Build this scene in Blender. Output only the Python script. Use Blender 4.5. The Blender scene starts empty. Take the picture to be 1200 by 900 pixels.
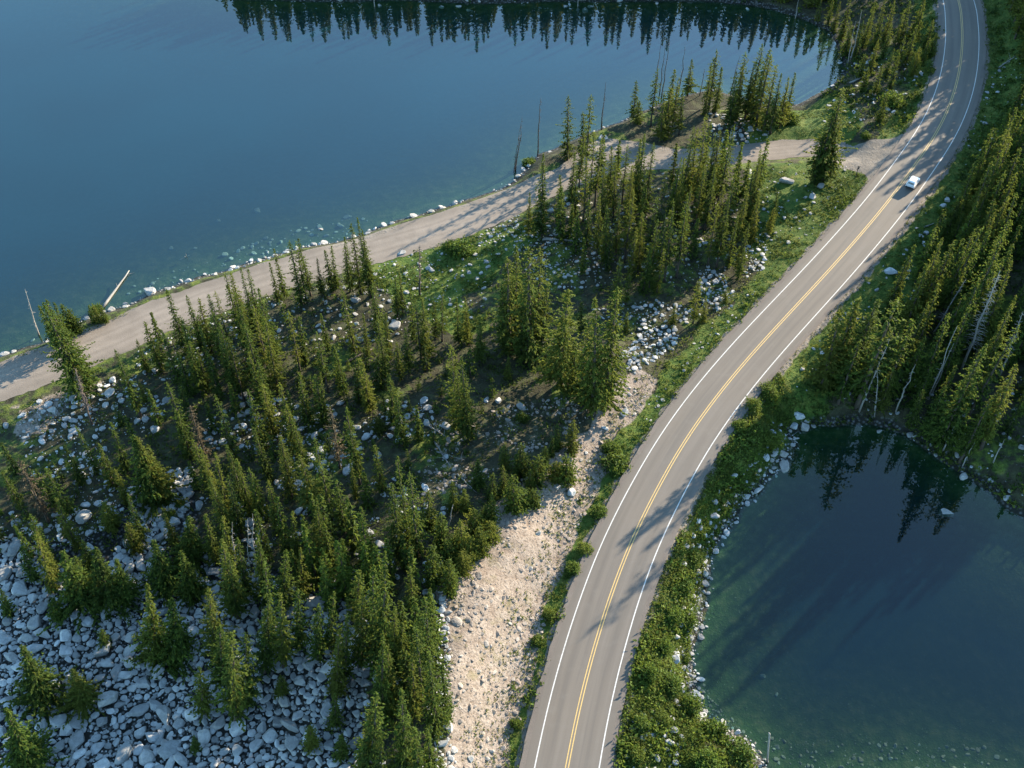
# Aerial view: a two-lane mountain highway between an alpine lake and a pond, conifer forest and boulder fields.
import bpy, bmesh, math, random
import numpy as np
from mathutils import Vector, Quaternion
R_ = np.random.default_rng(7)
random.seed(7)
scene = bpy.context.scene
COL = scene.collection

# ------------------------------------------------------------------ camera geometry (metres, ground of the highway = 0)
FPX, PITCH, HCAM = 1240.0, math.radians(46.0), 114.0
CP, SP = math.cos(PITCH), math.sin(PITCH)
LAKE, POND = -4.0, -4.6
SUN_AZ, SUN_EL = math.radians(47.0), math.radians(17.5)   # azimuth clockwise from +Y


def flat(p, z=0.0):
    """photo pixel(s) -> ground point(s) on the level z"""
    p = np.asarray(p, float)
    u = (p[..., 0] - 600) / FPX
    v = (p[..., 1] - 450) / FPX
    dy, dz = CP - v * SP, -SP - v * CP
    t = (z - HCAM) / dz
    return np.stack([u * t, dy * t], -1)


def to_px(x, y, z):
    f = y * CP - (z - HCAM) * SP
    d = -y * SP - (z - HCAM) * CP
    return 600 + FPX * x / f, 450 + FPX * d / f


def dense(p, step=0.5, smooth=True):
    """resample a polyline, rounding it with Catmull-Rom"""
    p = np.asarray(p, float)
    if smooth and len(p) > 2:
        q = np.vstack([2 * p[0] - p[1], p, 2 * p[-1] - p[-2]])
        out = []
        for i in range(1, len(q) - 2):
            a, b, c, d = q[i - 1:i + 3]
            t = np.linspace(0, 1, 13)[:-1, None]
            out.append(0.5 * (2 * b + (c - a) * t + (2 * a - 5 * b + 4 * c - d) * t ** 2 + (3 * b - a - 3 * c + d) * t ** 3))
        p = np.vstack(out + [p[-1:]])
    s = np.r_[0, np.cumsum(np.hypot(*np.diff(p, axis=0).T))]
    q = np.linspace(0, s[-1], max(2, int(s[-1] / step) + 1))
    return np.stack([np.interp(q, s, p[:, 0]), np.interp(q, s, p[:, 1])], -1)


def dist_line(X, Y, line):
    """distance from each point to a polyline, and side (+ left of travel)"""
    best = np.full(X.shape, 1e9)
    side = np.zeros(X.shape)
    for (ax, ay), (bx, by) in zip(line[:-1], line[1:]):
        dx, dy = bx - ax, by - ay
        l2 = dx * dx + dy * dy + 1e-12
        t = np.clip(((X - ax) * dx + (Y - ay) * dy) / l2, 0, 1)
        d = np.hypot(X - ax - t * dx, Y - ay - t * dy)
        cr = dx * (Y - ay) - dy * (X - ax)
        m = d < best
        best = np.where(m, d, best)
        side = np.where(m, np.sign(cr), side)
    return best, side


def inside(X, Y, poly):
    c = np.zeros(X.shape, bool)
    n = len(poly)
    for i in range(n):
        (ax, ay), (bx, by) = poly[i], poly[(i + 1) % n]
        if ay == by:
            continue
        m = ((ay > Y) != (by > Y)) & (X < (bx - ax) * (Y - ay) / (by - ay) + ax)
        c ^= m
    return c


def sdf(X, Y, poly):
    """signed distance, positive inside"""
    d, _ = dist_line(X, Y, np.vstack([poly, poly[:1]]))
    return np.where(inside(X, Y, poly), d, -d)


def sstep(a, b, x):
    t = np.clip((x - a) / (b - a), 0, 1)
    return t * t * (3 - 2 * t)


class Noise2:
    """cheap value noise"""
    def __init__(self, seed):
        self.g = np.random.default_rng(seed).random((256, 256))

    def one(self, x, y):
        xi, yi = np.floor(x).astype(int), np.floor(y).astype(int)
        fx, fy = x - xi, y - yi
        fx, fy = fx * fx * (3 - 2 * fx), fy * fy * (3 - 2 * fy)
        g = self.g
        a, b = g[xi % 256, yi % 256], g[(xi + 1) % 256, yi % 256]
        c, d = g[xi % 256, (yi + 1) % 256], g[(xi + 1) % 256, (yi + 1) % 256]
        return (a * (1 - fx) + b * fx) * (1 - fy) + (c * (1 - fx) + d * fx) * fy

    def __call__(self, x, y, scale=1.0, octaves=4):
        s, a, t = 0, 1.0, 0
        x, y = np.asarray(x, float) / scale, np.asarray(y, float) / scale
        for _ in range(octaves):
            s = s + a * self.one(x, y)
            t += a
            x, y, a = x * 2.03 + 11.3, y * 2.03 + 5.7, a * 0.5
        return s / t - 0.5


N1, N2, N3 = Noise2(1), Noise2(2), Noise2(3)

# ------------------------------------------------------------------ lines of the place
ROAD_L = [(600, 1010), (624.5, 900), (637, 841), (653.7, 775), (672, 722), (687, 675), (707, 625), (736, 572), (760, 530), (790, 487), (821, 449),
          (860, 403), (900, 357), (930, 328), (975, 280), (1024, 225), (1050, 190), (1072, 160), (1087, 132), (1100, 100), (1107, 65), (1110, 32), (1106, 0)]
ROAD_R = [(690, 1010), (702.5, 900), (710, 855), (722, 800), (736, 745), (750, 702), (758, 674.5), (775, 635), (795, 592), (817, 547), (842, 505),
          (865, 472), (882, 450), (900, 429), (937, 391), (982, 340), (1025, 290), (1055, 252), (1075.5, 224.5), (1097, 192), (1117, 165), (1132, 132),
          (1144, 92), (1147, 50), (1145, 20), (1141, 0)]
la, ra = dense(flat(ROAD_L)), dense(flat(ROAD_R))
mid = []
for q in la[::12]:
    i = np.argmin(np.hypot(*(ra - q).T))
    mid.append((q + ra[i]) / 2)
mid = np.array(mid)
for _ in range(2):
    mid[1:-1] = (mid[:-2] + 2 * mid[1:-1] + mid[2:]) / 4
ext = [mid[-1]]
d0 = mid[-1] - mid[-3]
ang = math.atan2(d0[1], d0[0])
for k in range(8):
    ang += 0.085
    ext.append(ext[-1] + 7 * np.array([math.cos(ang), math.sin(ang)]))
back_ = (mid[0] - mid[3]) / np.hypot(*(mid[0] - mid[3]))
ROAD = dense(np.vstack([[mid[0] + back_ * d for d in (90, 60, 30, 12)], mid, ext[1:]]), 1.0)
HALF = 3.5

TRACK_Z = -2.4
TRACK = dense(flat([(-220, 545), (-100, 492), (0, 447), (60, 425), (130, 397), (200, 366), (300, 331), (380, 306), (440, 289), (540, 260), (600, 235),
                    (655, 211), (715, 194), (790, 186), (850, 182), (900, 177), (950, 173), (990, 178)], TRACK_Z), 1.0)

SHORE_N = [(935, 122), (900, 126), (870, 116), (840, 107), (820, 109), (790, 118), (760, 129), (735, 140), (722, 147), (705, 151), (680, 162),
           (650, 176), (632, 183), (620, 194), (600, 215), (575, 227), (545, 236), (507, 248), (465, 261), (432, 273), (395, 285), (360, 289), (325, 299),
           (300, 307), (250, 322), (220, 331), (172, 347), (150, 359), (127, 365), (95, 377), (75, 389), (50, 402), (25, 411), (0, 419), (-150, 475)]
SHORE_F = [(-300, 240), (-300, -60), (-150, -75), (0, -60), (150, -28), (245, -5), (300, -1), (400, 1), (470, 0), (560, 3), (640, 1), (740, 1), (820, 1), (880, 6),
           (921, 15), (945, 24), (968, 34), (982, 52), (990, 74), (986, 92), (970, 105), (948, 117)]
LAKE_P = dense(flat(SHORE_N + SHORE_F, LAKE), 1.5)
POND_PX = [(918, 506), (930, 512), (926, 532), (915, 545), (902, 557), (888, 574), (866, 590), (856, 612), (841, 626), (832, 650), (829, 675), (821, 722),
           (812, 752), (808, 775), (812, 796), (818, 828), (840, 851), (865, 864), (886, 886), (905, 915), (960, 924), (1000, 920), (1050, 922), (1110, 926),
           (1200, 950), (1330, 970), (1400, 820), (1330, 690), (1200, 606), (1160, 574), (1130, 556), (1100, 534), (1070, 514), (1040, 500),
           (1010, 495), (960, 500), (935, 505)]
POND_P = dense(flat(POND_PX, POND), 1.0)

CTRL = [(525, 890, 3.2), (510, 800, 4.2), (505, 740, 4.2), (520, 680, 3.8), (560, 620, 2.8), (620, 560, 1.6), (690, 480, .8), (735, 440, .2),
        (400, 850, -.5), (300, 850, -3), (150, 850, -4.6), (50, 850, -5), (50, 720, -4.4), (200, 700, -3.6), (350, 700, -1), (430, 700, 1.8), (435, 800, 1.8),
        (250, 550, -2.6), (400, 550, -.8), (100, 560, -3), (40, 500, -2.4), (200, 440, -2.6), (330, 420, -2.2), (450, 400, -1.8), (550, 330, -2), (650, 300, -2),
        (800, 280, -2), (850, 330, -2.4), (760, 390, -2.2), (690, 350, -2.4), (600, 430, -1.4), (500, 520, .3),
        (880, 230, -1.6), (950, 215, -1), (960, 150, -1.6), (1040, 130, -.6), (1050, 60, -1), (1000, 40, -2.4), (930, 135, -2.8), (760, 150, -2.8),
        (1000, 420, -2.6), (1100, 300, -2.2), (1150, 200, -1.6), (1190, 110, 1.5), (1180, 40, 2.5), (1190, 430, -2.4), (1250, 300, 5), (1260, 150, 8), (1330, 400, 2.5), (1340, 250, 10), (1340, 120, 12), (1210, 250, 1), (1090, 440, -3.6),
        (770, 820, -1.6), (780, 700, -2), (850, 540, -2), (900, 470, -2), (-80, 480, -2.6), (-80, 800, -5.2), (-80, 1000, -5), (500, 1000, 3), (300, 1000, -3),
        (820, 1000, -2.5), (1000, 1000, -3), (1000, -60, -2), (700, -60, -2), (400, -60, -2), (100, -120, -1.5), (1100, -60, 0), (600, -160, 0), (1300, -60, 5), (1300, 600, -2)]
CTRL_W = np.array([list(flat((a, b), c)) + [c] for a, b, c in CTRL])


def axis(lo, hi, step, far, grow=1.18):
    a = list(np.arange(lo, hi + step * .5, step))
    s, v = step, a[-1]
    while v < far:
        s *= grow
        v += s
        a.append(v)
    s, v = step, lo
    pre = []
    while v > -far:
        s *= grow
        v -= s
        pre.append(v)
    return np.array(pre[::-1] + a)


GX, GY = axis(-135, 160, 0.5, 2600), axis(30, 285, 0.5, 2900)
X, Y = np.meshgrid(GX, GY, indexing='xy')


def shepard(X, Y):
    num, den = np.zeros(X.shape), np.zeros(X.shape)
    for x, y, z in CTRL_W:
        w = 1.0 / (((X - x) ** 2 + (Y - y) ** 2) + 18.0) ** 1.6
        num += w * z
        den += w
    return num / den


d_road, s_road = dist_line(X, Y, ROAD[::4])
d_track, s_track = dist_line(X, Y, TRACK[::5])
track_w = lambda x: 1 - .30 * sstep(-12, 22, x)      # the dirt road narrows behind the wood
d_track = d_track / track_w(X)
s_lake, s_pond = sdf(X, Y, LAKE_P) + .9 * N2(X, Y, 3.0, 4), sdf(X, Y, POND_P) + 1.3 * N2(X, Y, 3.5, 4)
land = shepard(X, Y) - 1.2 * (Y > 190) * sstep(14, 4, -s_lake) + 1.0 * N1(X, Y, 14, 4) + 0.35 * N2(X, Y, 2.6, 3)
k = sstep(3.6, 9.5, d_track)
land = land * k + (TRACK_Z - 0.05) * (1 - k)
k = sstep(6.2, 15.0, d_road)
land = land * k + (-0.35 - 0.1 * np.clip(d_road - 5, 0, 9) + 0.3 * N1(X, Y, 3)) * (1 - k)
k = sstep(4.6, 6.4, d_road)
Z = land * k + (-0.12) * (1 - k)
# banks and lake beds
for s, wl, dmax, sl in ((s_lake, LAKE, 7.0, 0.13), (s_pond, POND, 3.6, 0.11)):
    bank = wl + 0.10 + np.clip(-s, 0, 50) * 0.55
    lowland = sstep(7, 0, -s) if True else 0
    Z = np.where(s < 0, np.where(-s < 7, np.minimum(Z * (1 - lowland) + np.minimum(Z, bank) * lowland, np.where(Z > wl, Z, wl + .2)), Z), Z)
    Z = np.where((s < 0) & (-s < 6), np.maximum(Z, wl + 0.1 + 0.05 * np.clip(-s, 0, 6)), Z)
    bed = wl + 0.06 - np.minimum(dmax, np.clip(s, 0, 100) * sl) - 0.25 * np.clip(s, 0, 1) * (N2(X, Y, 3.0, 3) + .3)
    Z = np.where(s >= 0, bed, Z)
Z = Z + np.where(np.hypot(X, Y - 150) > 420, 0.012 * (np.hypot(X, Y - 150) - 420) * (N1(X, Y, 300, 3) + .5), 0)


class Field:
    """bilinear lookups on the terrain grid"""
    def __init__(self, A):
        self.A = A

    def __call__(self, x, y):
        x, y = np.asarray(x, float), np.asarray(y, float)
        i = np.clip(np.searchsorted(GX, x) - 1, 0, len(GX) - 2)
        j = np.clip(np.searchsorted(GY, y) - 1, 0, len(GY) - 2)
        fx = np.clip((x - GX[i]) / (GX[i + 1] - GX[i]), 0, 1)
        fy = np.clip((y - GY[j]) / (GY[j + 1] - GY[j]), 0, 1)
        A = self.A
        return (A[j, i] * (1 - fx) + A[j, i + 1] * fx) * (1 - fy) + (A[j + 1, i] * (1 - fx) + A[j + 1, i + 1] * fx) * fy


hz = Field(Z)
f_road, f_track, f_lake, f_pond = Field(d_road), Field(d_track), Field(s_lake), Field(s_pond)
f_side = Field(s_road)


def ground(px, py):
    """photo pixel -> point on the terrain"""
    z = np.zeros(np.shape(px)) - 1.0
    p = np.stack([np.asarray(px, float), np.asarray(py, float)], -1)
    for _ in range(9):
        q = flat(p, z)
        z = 0.5 * z + 0.5 * hz(q[..., 0], q[..., 1])
    q = flat(p, z)
    return q[..., 0], q[..., 1], hz(q[..., 0], q[..., 1])


PXX, PXY = to_px(X, Y, Z)        # where each terrain vertex falls in the photo, used only to lay out ground cover


def zone(poly, soft=9.0, wob=14.0):
    """soft mask of a patch of ground cover whose outline was surveyed from the photo"""
    w = flat(poly, -1.5)
    s = sdf(X, Y, w) + wob * 0.1 * N2(X, Y, 5.0, 4) * 2
    return sstep(-soft * .1, soft * .1, s)


SCREE = [(600, 590), (655, 545), (700, 505), (708, 470), (745, 440), (765, 450), (748, 490), (722, 505), (706, 560), (692, 595), (664, 655), (642, 725),
         (624, 800), (594, 900), (588, 940), (524, 940), (530, 860), (522, 790), (517, 700), (545, 660), (575, 615)]
BOULDERS = [(-60, 600), (20, 625), (100, 622), (150, 575), (180, 545), (225, 545), (232, 640), (330, 665), (380, 700), (425, 735), (430, 800), (440, 960), (-100, 960)]
MEADOW = [(430, 306), (480, 290), (560, 268), (620, 256), (640, 275), (600, 300), (575, 330), (540, 345), (570, 385), (540, 400), (480, 360), (450, 340)]
MEADOW2 = [(905, 190), (960, 190), (1008, 205), (1000, 240), (960, 275), (905, 320), (880, 300), (890, 250), (870, 205)]
MEADOW3 = [(870, 132), (935, 124), (985, 100), (1010, 150), (1000, 165), (930, 168), (880, 168)]
VERGE_L = [(-40, 492), (0, 474), (90, 445), (120, 440), (60, 490), (40, 520), (80, 510), (60, 540), (0, 570), (-60, 590)]
LAYBY = [(690, 165), (705, 154), (740, 158), (790, 170), (800, 182), (760, 190), (700, 188), (660, 205), (650, 195)]
FOREST_CLEAR = [(560, 500), (600, 480), (660, 480), (700, 495), (650, 530), (600, 560), (540, 600), (500, 600), (480, 560)]
z_scree, z_boul = zone(SCREE), zone(BOULDERS, 14)
z_mead = np.maximum.reduce([zone(MEADOW), zone(MEADOW2), zone(MEADOW3)])
z_verge, z_layby, z_clear = zone(VERGE_L), zone(LAYBY, 5, 5), zone(FOREST_CLEAR, 20)
noise5 = N1(X, Y, 5, 4)
z_grass_r = sstep(16.5, 12.0, d_road + 5 * noise5) * (s_road < 0)
z_grass_l = sstep(11.5, 8.0, d_road + 4 * noise5) * (s_road > 0)
grass = np.maximum(np.maximum(z_grass_r, z_grass_l), np.maximum(z_mead, 0.5 * z_verge))
grass = np.maximum(grass, sstep(7.5, 5.5, d_track + 2 * noise5) * .5)
grass = np.maximum(grass, .55 * sstep(.06, .22, N3(X, Y, 9, 4)))
grass = np.clip(grass, 0, 1) * (1 - np.clip(z_scree - .35 * z_grass_l, 0, 1)) * (1 - z_boul)
scree = np.clip(np.maximum(z_scree, .6 * z_verge * (noise5 > -.06)), 0, 1)
scree = np.maximum(scree, 0.35 * z_clear)
gravel = np.maximum(np.maximum(sstep(4.6, 4.0, d_track + 1.2 * noise5), z_layby), sstep(6.2, 5.2, d_road + 1.2 * N2(X, Y, 1.5, 3)))
APRON = [(960, 158), (1000, 163), (1040, 163), (1062, 158), (1080, 145), (1072, 178), (1040, 215), (1000, 254), (976, 281), (985, 262), (1004, 240), (1014, 224), (1017, 211), (1010, 203), (995, 197), (960, 190)]
apron = sstep(-.5, .5, sdf(X, Y, flat(APRON, -.6)) + .8 * N2(X, Y, 2.0, 3))
gravel = np.maximum(gravel, apron)
grass = grass * (1 - apron)
rocky = np.maximum(z_boul, .6 * sstep(2.5, .5, np.abs(np.maximum(s_lake, s_pond))))
bed = sstep(.2, 1.6, np.maximum(s_lake, s_pond))

# ------------------------------------------------------------------ mesh and object helpers


def mesh_np(name, verts, faces, mats, smooth=False, attrs=None, mat_idx=None):
    """faces: (n,3) or (n,4) array, or a list of such arrays"""
    me = bpy.data.meshes.new(name)
    fl = faces if isinstance(faces, list) else [faces]
    fl = [np.asarray(f, np.int32) for f in fl if len(f)]
    loops = np.concatenate([f.ravel() for f in fl])
    counts = np.concatenate([np.full(len(f), f.shape[1], np.int32) for f in fl])
    starts = np.r_[0, np.cumsum(counts)[:-1]].astype(np.int32)
    verts = np.asarray(verts, np.float32)
    me.vertices.add(len(verts))
    me.vertices.foreach_set('co', verts.ravel())
    me.loops.add(len(loops))
    me.loops.foreach_set('vertex_index', loops)
    me.polygons.add(len(counts))
    me.polygons.foreach_set('loop_start', starts)
    if mat_idx is not None:
        me.polygons.foreach_set('material_index', np.asarray(mat_idx, np.int32))
    me.polygons.foreach_set('use_smooth', np.full(len(counts), smooth, bool))
    for m in (mats if isinstance(mats, (list, tuple)) else [mats]):
        me.materials.append(m)
    for an, (dom, typ, val) in (attrs or {}).items():
        a = me.attributes.new(an, typ, dom)
        val = np.asarray(val, np.float32)
        if typ == 'FLOAT':
            a.data.foreach_set('value', val.ravel())
        elif typ == 'FLOAT_COLOR':
            a.data.foreach_set('color', val.ravel())
    me.update(calc_edges=True)
    me.validate()
    return me


def link(name, me, parent=None):
    o = bpy.data.objects.new(name, me)
    COL.objects.link(o)
    if parent is not None:
        o.parent = parent
    return o


def tag(o, label=None, cat=None, group=None, kind=None):
    if label: o['label'] = label
    if cat: o['category'] = cat
    if group: o['group'] = group
    if kind: o['kind'] = kind
    return o


def empty(name, loc, rz=0.0):
    o = bpy.data.objects.new(name, None)
    o.empty_display_size = .3
    COL.objects.link(o)
    o.location, o.rotation_euler = loc, (0, 0, rz)
    return o


def bm_mesh(name, bm, mats, smooth=False):
    me = bpy.data.meshes.new(name)
    bmesh.ops.recalc_face_normals(bm, faces=bm.faces[:])
    bm.to_mesh(me)
    bm.free()
    for m in (mats if isinstance(mats, (list, tuple)) else [mats]):
        me.materials.append(m)
    for p in me.polygons:
        p.use_smooth = smooth
    return me


# ------------------------------------------------------------------ materials


class NT:
    def __init__(self, name):
        self.m = bpy.data.materials.new(name)
        self.m.use_nodes = True
        self.t = self.m.node_tree
        self.t.nodes.clear()
        self.out = self.n('ShaderNodeOutputMaterial')

    def n(self, typ, **kw):
        nd = self.t.nodes.new(typ)
        for a, v in kw.items():
            setattr(nd, a, v)
        return nd

    def l(self, a, b):
        self.t.links.new(a, b)

    def val(self, sock, v):
        if isinstance(v, bpy.types.NodeSocket):
            self.l(v, sock)
        elif v is not None:
            sock.default_value = v

    def coord(self):
        return self.n('ShaderNodeNewGeometry').outputs['Position']

    def noise(self, scale, detail=4, rough=.55, vec=None, dist=0.0):
        nd = self.n('ShaderNodeTexNoise')
        nd.inputs['Scale'].default_value = scale
        nd.inputs['Detail'].default_value = detail
        nd.inputs['Roughness'].default_value = rough
        nd.inputs['Distortion'].default_value = dist
        self.l(vec if vec is not None else self.coord(), nd.inputs['Vector'])
        return nd.outputs['Fac']

    def ramp(self, fac, stops):
        nd = self.n('ShaderNodeValToRGB')
        e = nd.color_ramp.elements
        while len(e) < len(stops):
            e.new(.5)
        for el, (p, c) in zip(e, stops):
            el.position = p
            el.color = (c if isinstance(c, tuple) else (c, c, c)) + (1,)
        self.val(nd.inputs['Fac'], fac)
        return nd.outputs['Color']

    def mix(self, fac, a, b, mode='MIX'):
        nd = self.n('ShaderNodeMix', data_type='RGBA', blend_type=mode)
        self.val(nd.inputs[0], fac)
        self.val(nd.inputs[6], a if not isinstance(a, tuple) else a + (1,))
        self.val(nd.inputs[7], b if not isinstance(b, tuple) else b + (1,))
        return nd.outputs[2]

    def math(self, op, a, b=0.0, clamp=False):
        nd = self.n('ShaderNodeMath', operation=op, use_clamp=clamp)
        self.val(nd.inputs[0], a)
        self.val(nd.inputs[1], b)
        return nd.outputs[0]

    def attr(self, name, out='Fac'):
        return self.n('ShaderNodeAttribute', attribute_name=name).outputs[out]

    def rnd(self):
        return self.n('ShaderNodeObjectInfo').outputs['Random']

    def bump(self, h, dist=.1, strength=1.0):
        nd = self.n('ShaderNodeBump')
        nd.inputs['Distance'].default_value = dist
        nd.inputs['Strength'].default_value = strength
        self.l(h, nd.inputs['Height'])
        return nd.outputs['Normal']

    def pbr(self, color, rough=.8, normal=None, spec=.5, metal=0.0, **kw):
        nd = self.n('ShaderNodeBsdfPrincipled')
        self.val(nd.inputs['Base Color'], color if not isinstance(color, tuple) else color + (1,))
        self.val(nd.inputs['Roughness'], rough)
        nd.inputs['Specular IOR Level'].default_value = spec
        nd.inputs['Metallic'].default_value = metal
        if normal is not None:
            self.l(normal, nd.inputs['Normal'])
        return nd.outputs['BSDF']

    def done(self, sh):
        self.l(sh, self.out.inputs['Surface'])
        return self.m


def simple(name, color, rough=.6, spec=.5, metal=0.0, var=.12, scale=3.0):
    t = NT(name)
    f = t.noise(scale, 3)
    c = t.mix(f, tuple(x * (1 - var) for x in color), tuple(min(1, x * (1 + var)) for x in color))
    return t.done(t.pbr(c, rough, spec=spec, metal=metal))


def mat_ground():
    t = NT('ground_cover')
    A = t.n('ShaderNodeAttribute', attribute_name='zone_a')
    B = t.n('ShaderNodeAttribute', attribute_name='zone_b')
    sa, sb = t.n('ShaderNodeSeparateColor'), t.n('ShaderNodeSeparateColor')
    t.l(A.outputs['Color'], sa.inputs[0])
    t.l(B.outputs['Color'], sb.inputs[0])
    gr, sc, gv = sa.outputs[0], sa.outputs[1], sa.outputs[2]
    rk, bd = sb.outputs[0], sb.outputs[1]
    n_f, n_m, n_c = t.noise(3.2, 5, .65), t.noise(.7, 5, .6), t.noise(.12, 4, .55)
    vor = t.n('ShaderNodeTexVoronoi')
    vor.inputs['Scale'].default_value = 1.9
    t.l(t.coord(), vor.inputs['Vector'])
    vd = vor.outputs['Distance']
    floor = t.ramp(n_m, [(.25, (.020, .020, .012)), (.5, (.042, .040, .023)), (.66, (.060, .066, .030)), (.8, (.09, .08, .055))])
    flr = t.mix(t.ramp(n_f, [(.60, 0.0), (.72, .55)]), floor, (.17, .16, .15))
    gcol = t.ramp(n_m, [(.25, (.024, .050, .010)), (.45, (.055, .098, .016)), (.62, (.11, .135, .026)), (.78, (.17, .145, .05))])
    gcol = t.mix(t.ramp(n_f, [(.35, .5), (.6, 0.0)]), gcol, (.016, .026, .007))
    scol = t.ramp(n_m, [(.25, (.145, .108, .085)), (.5, (.225, .182, .150)), (.75, (.285, .240, .205))])
    scol = t.mix(t.ramp(n_f, [(.32, .75), (.55, 0.0), (.62, 0.0), (.8, .4)]), scol, t.ramp(n_f, [(.45, (.075, .055, .04)), (.55, (.34, .30, .265))]))
    scol = t.mix(t.ramp(t.noise(.45, 4), [(.56, 0.0), (.70, .6)]), scol, (.12, .105, .04))
    vcol = t.ramp(n_m, [(.2, (.135, .115, .095)), (.5, (.185, .160, .135)), (.8, (.24, .21, .18))])
    vcol = t.mix(t.ramp(n_c, [(.35, .5), (.6, 0.0)]), vcol, (.11, .095, .078))
    rcol = t.ramp(vd, [(.05, (.15, .15, .148)), (.3, (.08, .08, .078)), (.5, (.018, .018, .016))])
    bcol = t.ramp(n_m, [(.25, (.018, .036, .012)), (.5, (.038, .064, .020)), (.75, (.11, .105, .05))])
    bcol = t.mix(t.ramp(n_f, [(.62, 0.0), (.7, .7)]), bcol, (.25, .23, .19))

    def soft(w, k=.45):
        return t.math('ADD', w, t.math('MULTIPLY', t.math('SUBTRACT', n_f, .5), k), True)

    def thr(w, k=1.1):
        return t.ramp(t.math('ADD', t.math('MULTIPLY', w, 1.0), t.math('MULTIPLY', t.math('SUBTRACT', n_m, .5), k)), [(.40, 0.0), (.62, 1.0)])
    c = t.mix(thr(gr), flr, gcol)
    c = t.mix(thr(sc, .9), c, scol)
    c = t.mix(thr(rk, .5), c, rcol)
    c = t.mix(thr(gv, .35), c, vcol)
    c = t.mix(bd, c, bcol)
    h = t.math('ADD', t.math('MULTIPLY', n_f, .5), t.math('MULTIPLY', n_m, .6))
    return t.done(t.pbr(c, .95, t.bump(h, .35, .8), spec=.15))


def mat_asphalt():
    t = NT('asphalt')
    d = t.attr('across')
    n_f, n_m, n_c = t.noise(14, 4, .7), t.noise(.55, 4), t.noise(.05, 3)
    c = t.ramp(n_f, [(.3, (.126, .107, .090)), (.7, (.163, .140, .118))])
    c = t.mix(t.ramp(n_c, [(.35, .35), (.65, 0.0)]), c, (.115, .103, .095))
    # darker polished wheel paths, worn in along the lanes
    w = t.ramp(d, [(.04, (.9,) * 3), (.16, (1.0,) * 3), (.25, (.90,) * 3), (.34, (1.0,) * 3), (.44, (.97,) * 3), (.56, (.97,) * 3), (.66, (1.0,) * 3), (.75, (.90,) * 3), (.84, (1.0,) * 3), (.96, (.88,) * 3)])
    c = t.mix(1.0, c, w, 'MULTIPLY')
    cv = t.n('ShaderNodeCombineXYZ')
    t.l(t.math('MULTIPLY', t.attr('along'), .035), cv.inputs[0])
    t.l(t.math('MULTIPLY', d, 9.0), cv.inputs[1])
    st = t.noise(1.0, 4, .6, cv.outputs[0])
    c = t.mix(t.ramp(st, [(.36, .55), (.52, 0.0)]), c, (.098, .088, .079))
    c = t.mix(t.ramp(st, [(.56, 0.0), (.75, .35)]), c, (.185, .166, .148))
    c = t.mix(t.ramp(n_m, [(.55, 0.0), (.8, .25)]), c, (.17, .155, .14))
    return t.done(t.pbr(c, .85, t.bump(n_f, .02, .5), spec=.3))


def mat_gravel(name, base, var=.25, ruts=False):
    t = NT(name)
    n_f, n_m, n_c = t.noise(6, 5, .7), t.noise(.5, 4), t.noise(.09, 4, .6, dist=1.0)
    a, b = tuple(x * (1 - var) for x in base), tuple(x * (1 + var) for x in base)
    c = t.mix(n_m, a, b)
    c = t.mix(t.ramp(n_c, [(.42, .0), (.62, .55)]), c, tuple(x * 1.28 for x in base))
    c = t.mix(t.ramp(n_f, [(.3, .45), (.5, 0.0)]), c, tuple(x * .7 for x in base))
    if ruts:
        wob = t.math('ADD', t.attr('across'), t.math('MULTIPLY', t.math('SUBTRACT', t.noise(.12, 3), .5), .09))
        w = t.ramp(wob, [(.12, (.82,) * 3), (.24, (1.0,) * 3), (.30, (.84,) * 3), (.36, (1.06,) * 3), (.5, (.90,) * 3), (.62, (1.06,) * 3), (.69, (.84,) * 3), (.76, (1.0,) * 3), (.88, (.82,) * 3)])
        c = t.mix(.85, c, w, 'MULTIPLY')
    return t.done(t.pbr(c, .95, t.bump(n_f, .06, .6), spec=.15))


def mat_paint(name, base):
    t = NT(name)
    n = t.noise(5, 5, .7)
    c = t.mix(t.ramp(n, [(.48, 0.0), (.72, .75)]), base, (.16, .145, .13))
    return t.done(t.pbr(c, .7, spec=.3))


def mat_rock(name, cols, moss=.0):
    t = NT(name)
    tint = t.math('FRACT', t.math('ADD', t.attr('tint'), t.rnd()))
    n_f, n_m = t.noise(5, 5, .7), t.noise(1.1, 4, .6)
    c = t.ramp(tint, [(i / (len(cols) - 1), k) for i, k in enumerate(cols)])
    c = t.mix(t.ramp(n_m, [(.35, .45), (.6, 0.0)]), c, (.135, .135, .13))
    c = t.mix(t.ramp(n_f, [(.56, 0.0), (.72, .4)]), c, (.50, .50, .49))
    c = t.mix(t.ramp(n_f, [(.28, .5), (.42, 0.0)]), c, (.07, .068, .06))
    h = t.math('ADD', t.math('MULTIPLY', n_f, .4), n_m)
    return t.done(t.pbr(c, .85, t.bump(h, .18, .7), spec=.25))


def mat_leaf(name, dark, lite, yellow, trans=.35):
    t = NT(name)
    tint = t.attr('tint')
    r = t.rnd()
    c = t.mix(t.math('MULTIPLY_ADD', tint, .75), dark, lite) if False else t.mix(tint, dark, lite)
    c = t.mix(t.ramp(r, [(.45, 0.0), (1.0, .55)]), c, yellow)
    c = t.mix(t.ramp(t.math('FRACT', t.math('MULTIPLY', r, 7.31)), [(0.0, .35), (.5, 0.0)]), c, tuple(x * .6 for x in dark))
    d = t.pbr(c, .75, spec=.2)
    tr = t.n('ShaderNodeBsdfTranslucent')
    t.l(t.mix(.35, c, yellow), tr.inputs['Color'])
    ms = t.n('ShaderNodeMixShader')
    ms.inputs[0].default_value = trans
    t.l(d, ms.inputs[1])
    t.l(tr.outputs[0], ms.inputs[2])
    return t.done(ms.outputs[0])


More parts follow.
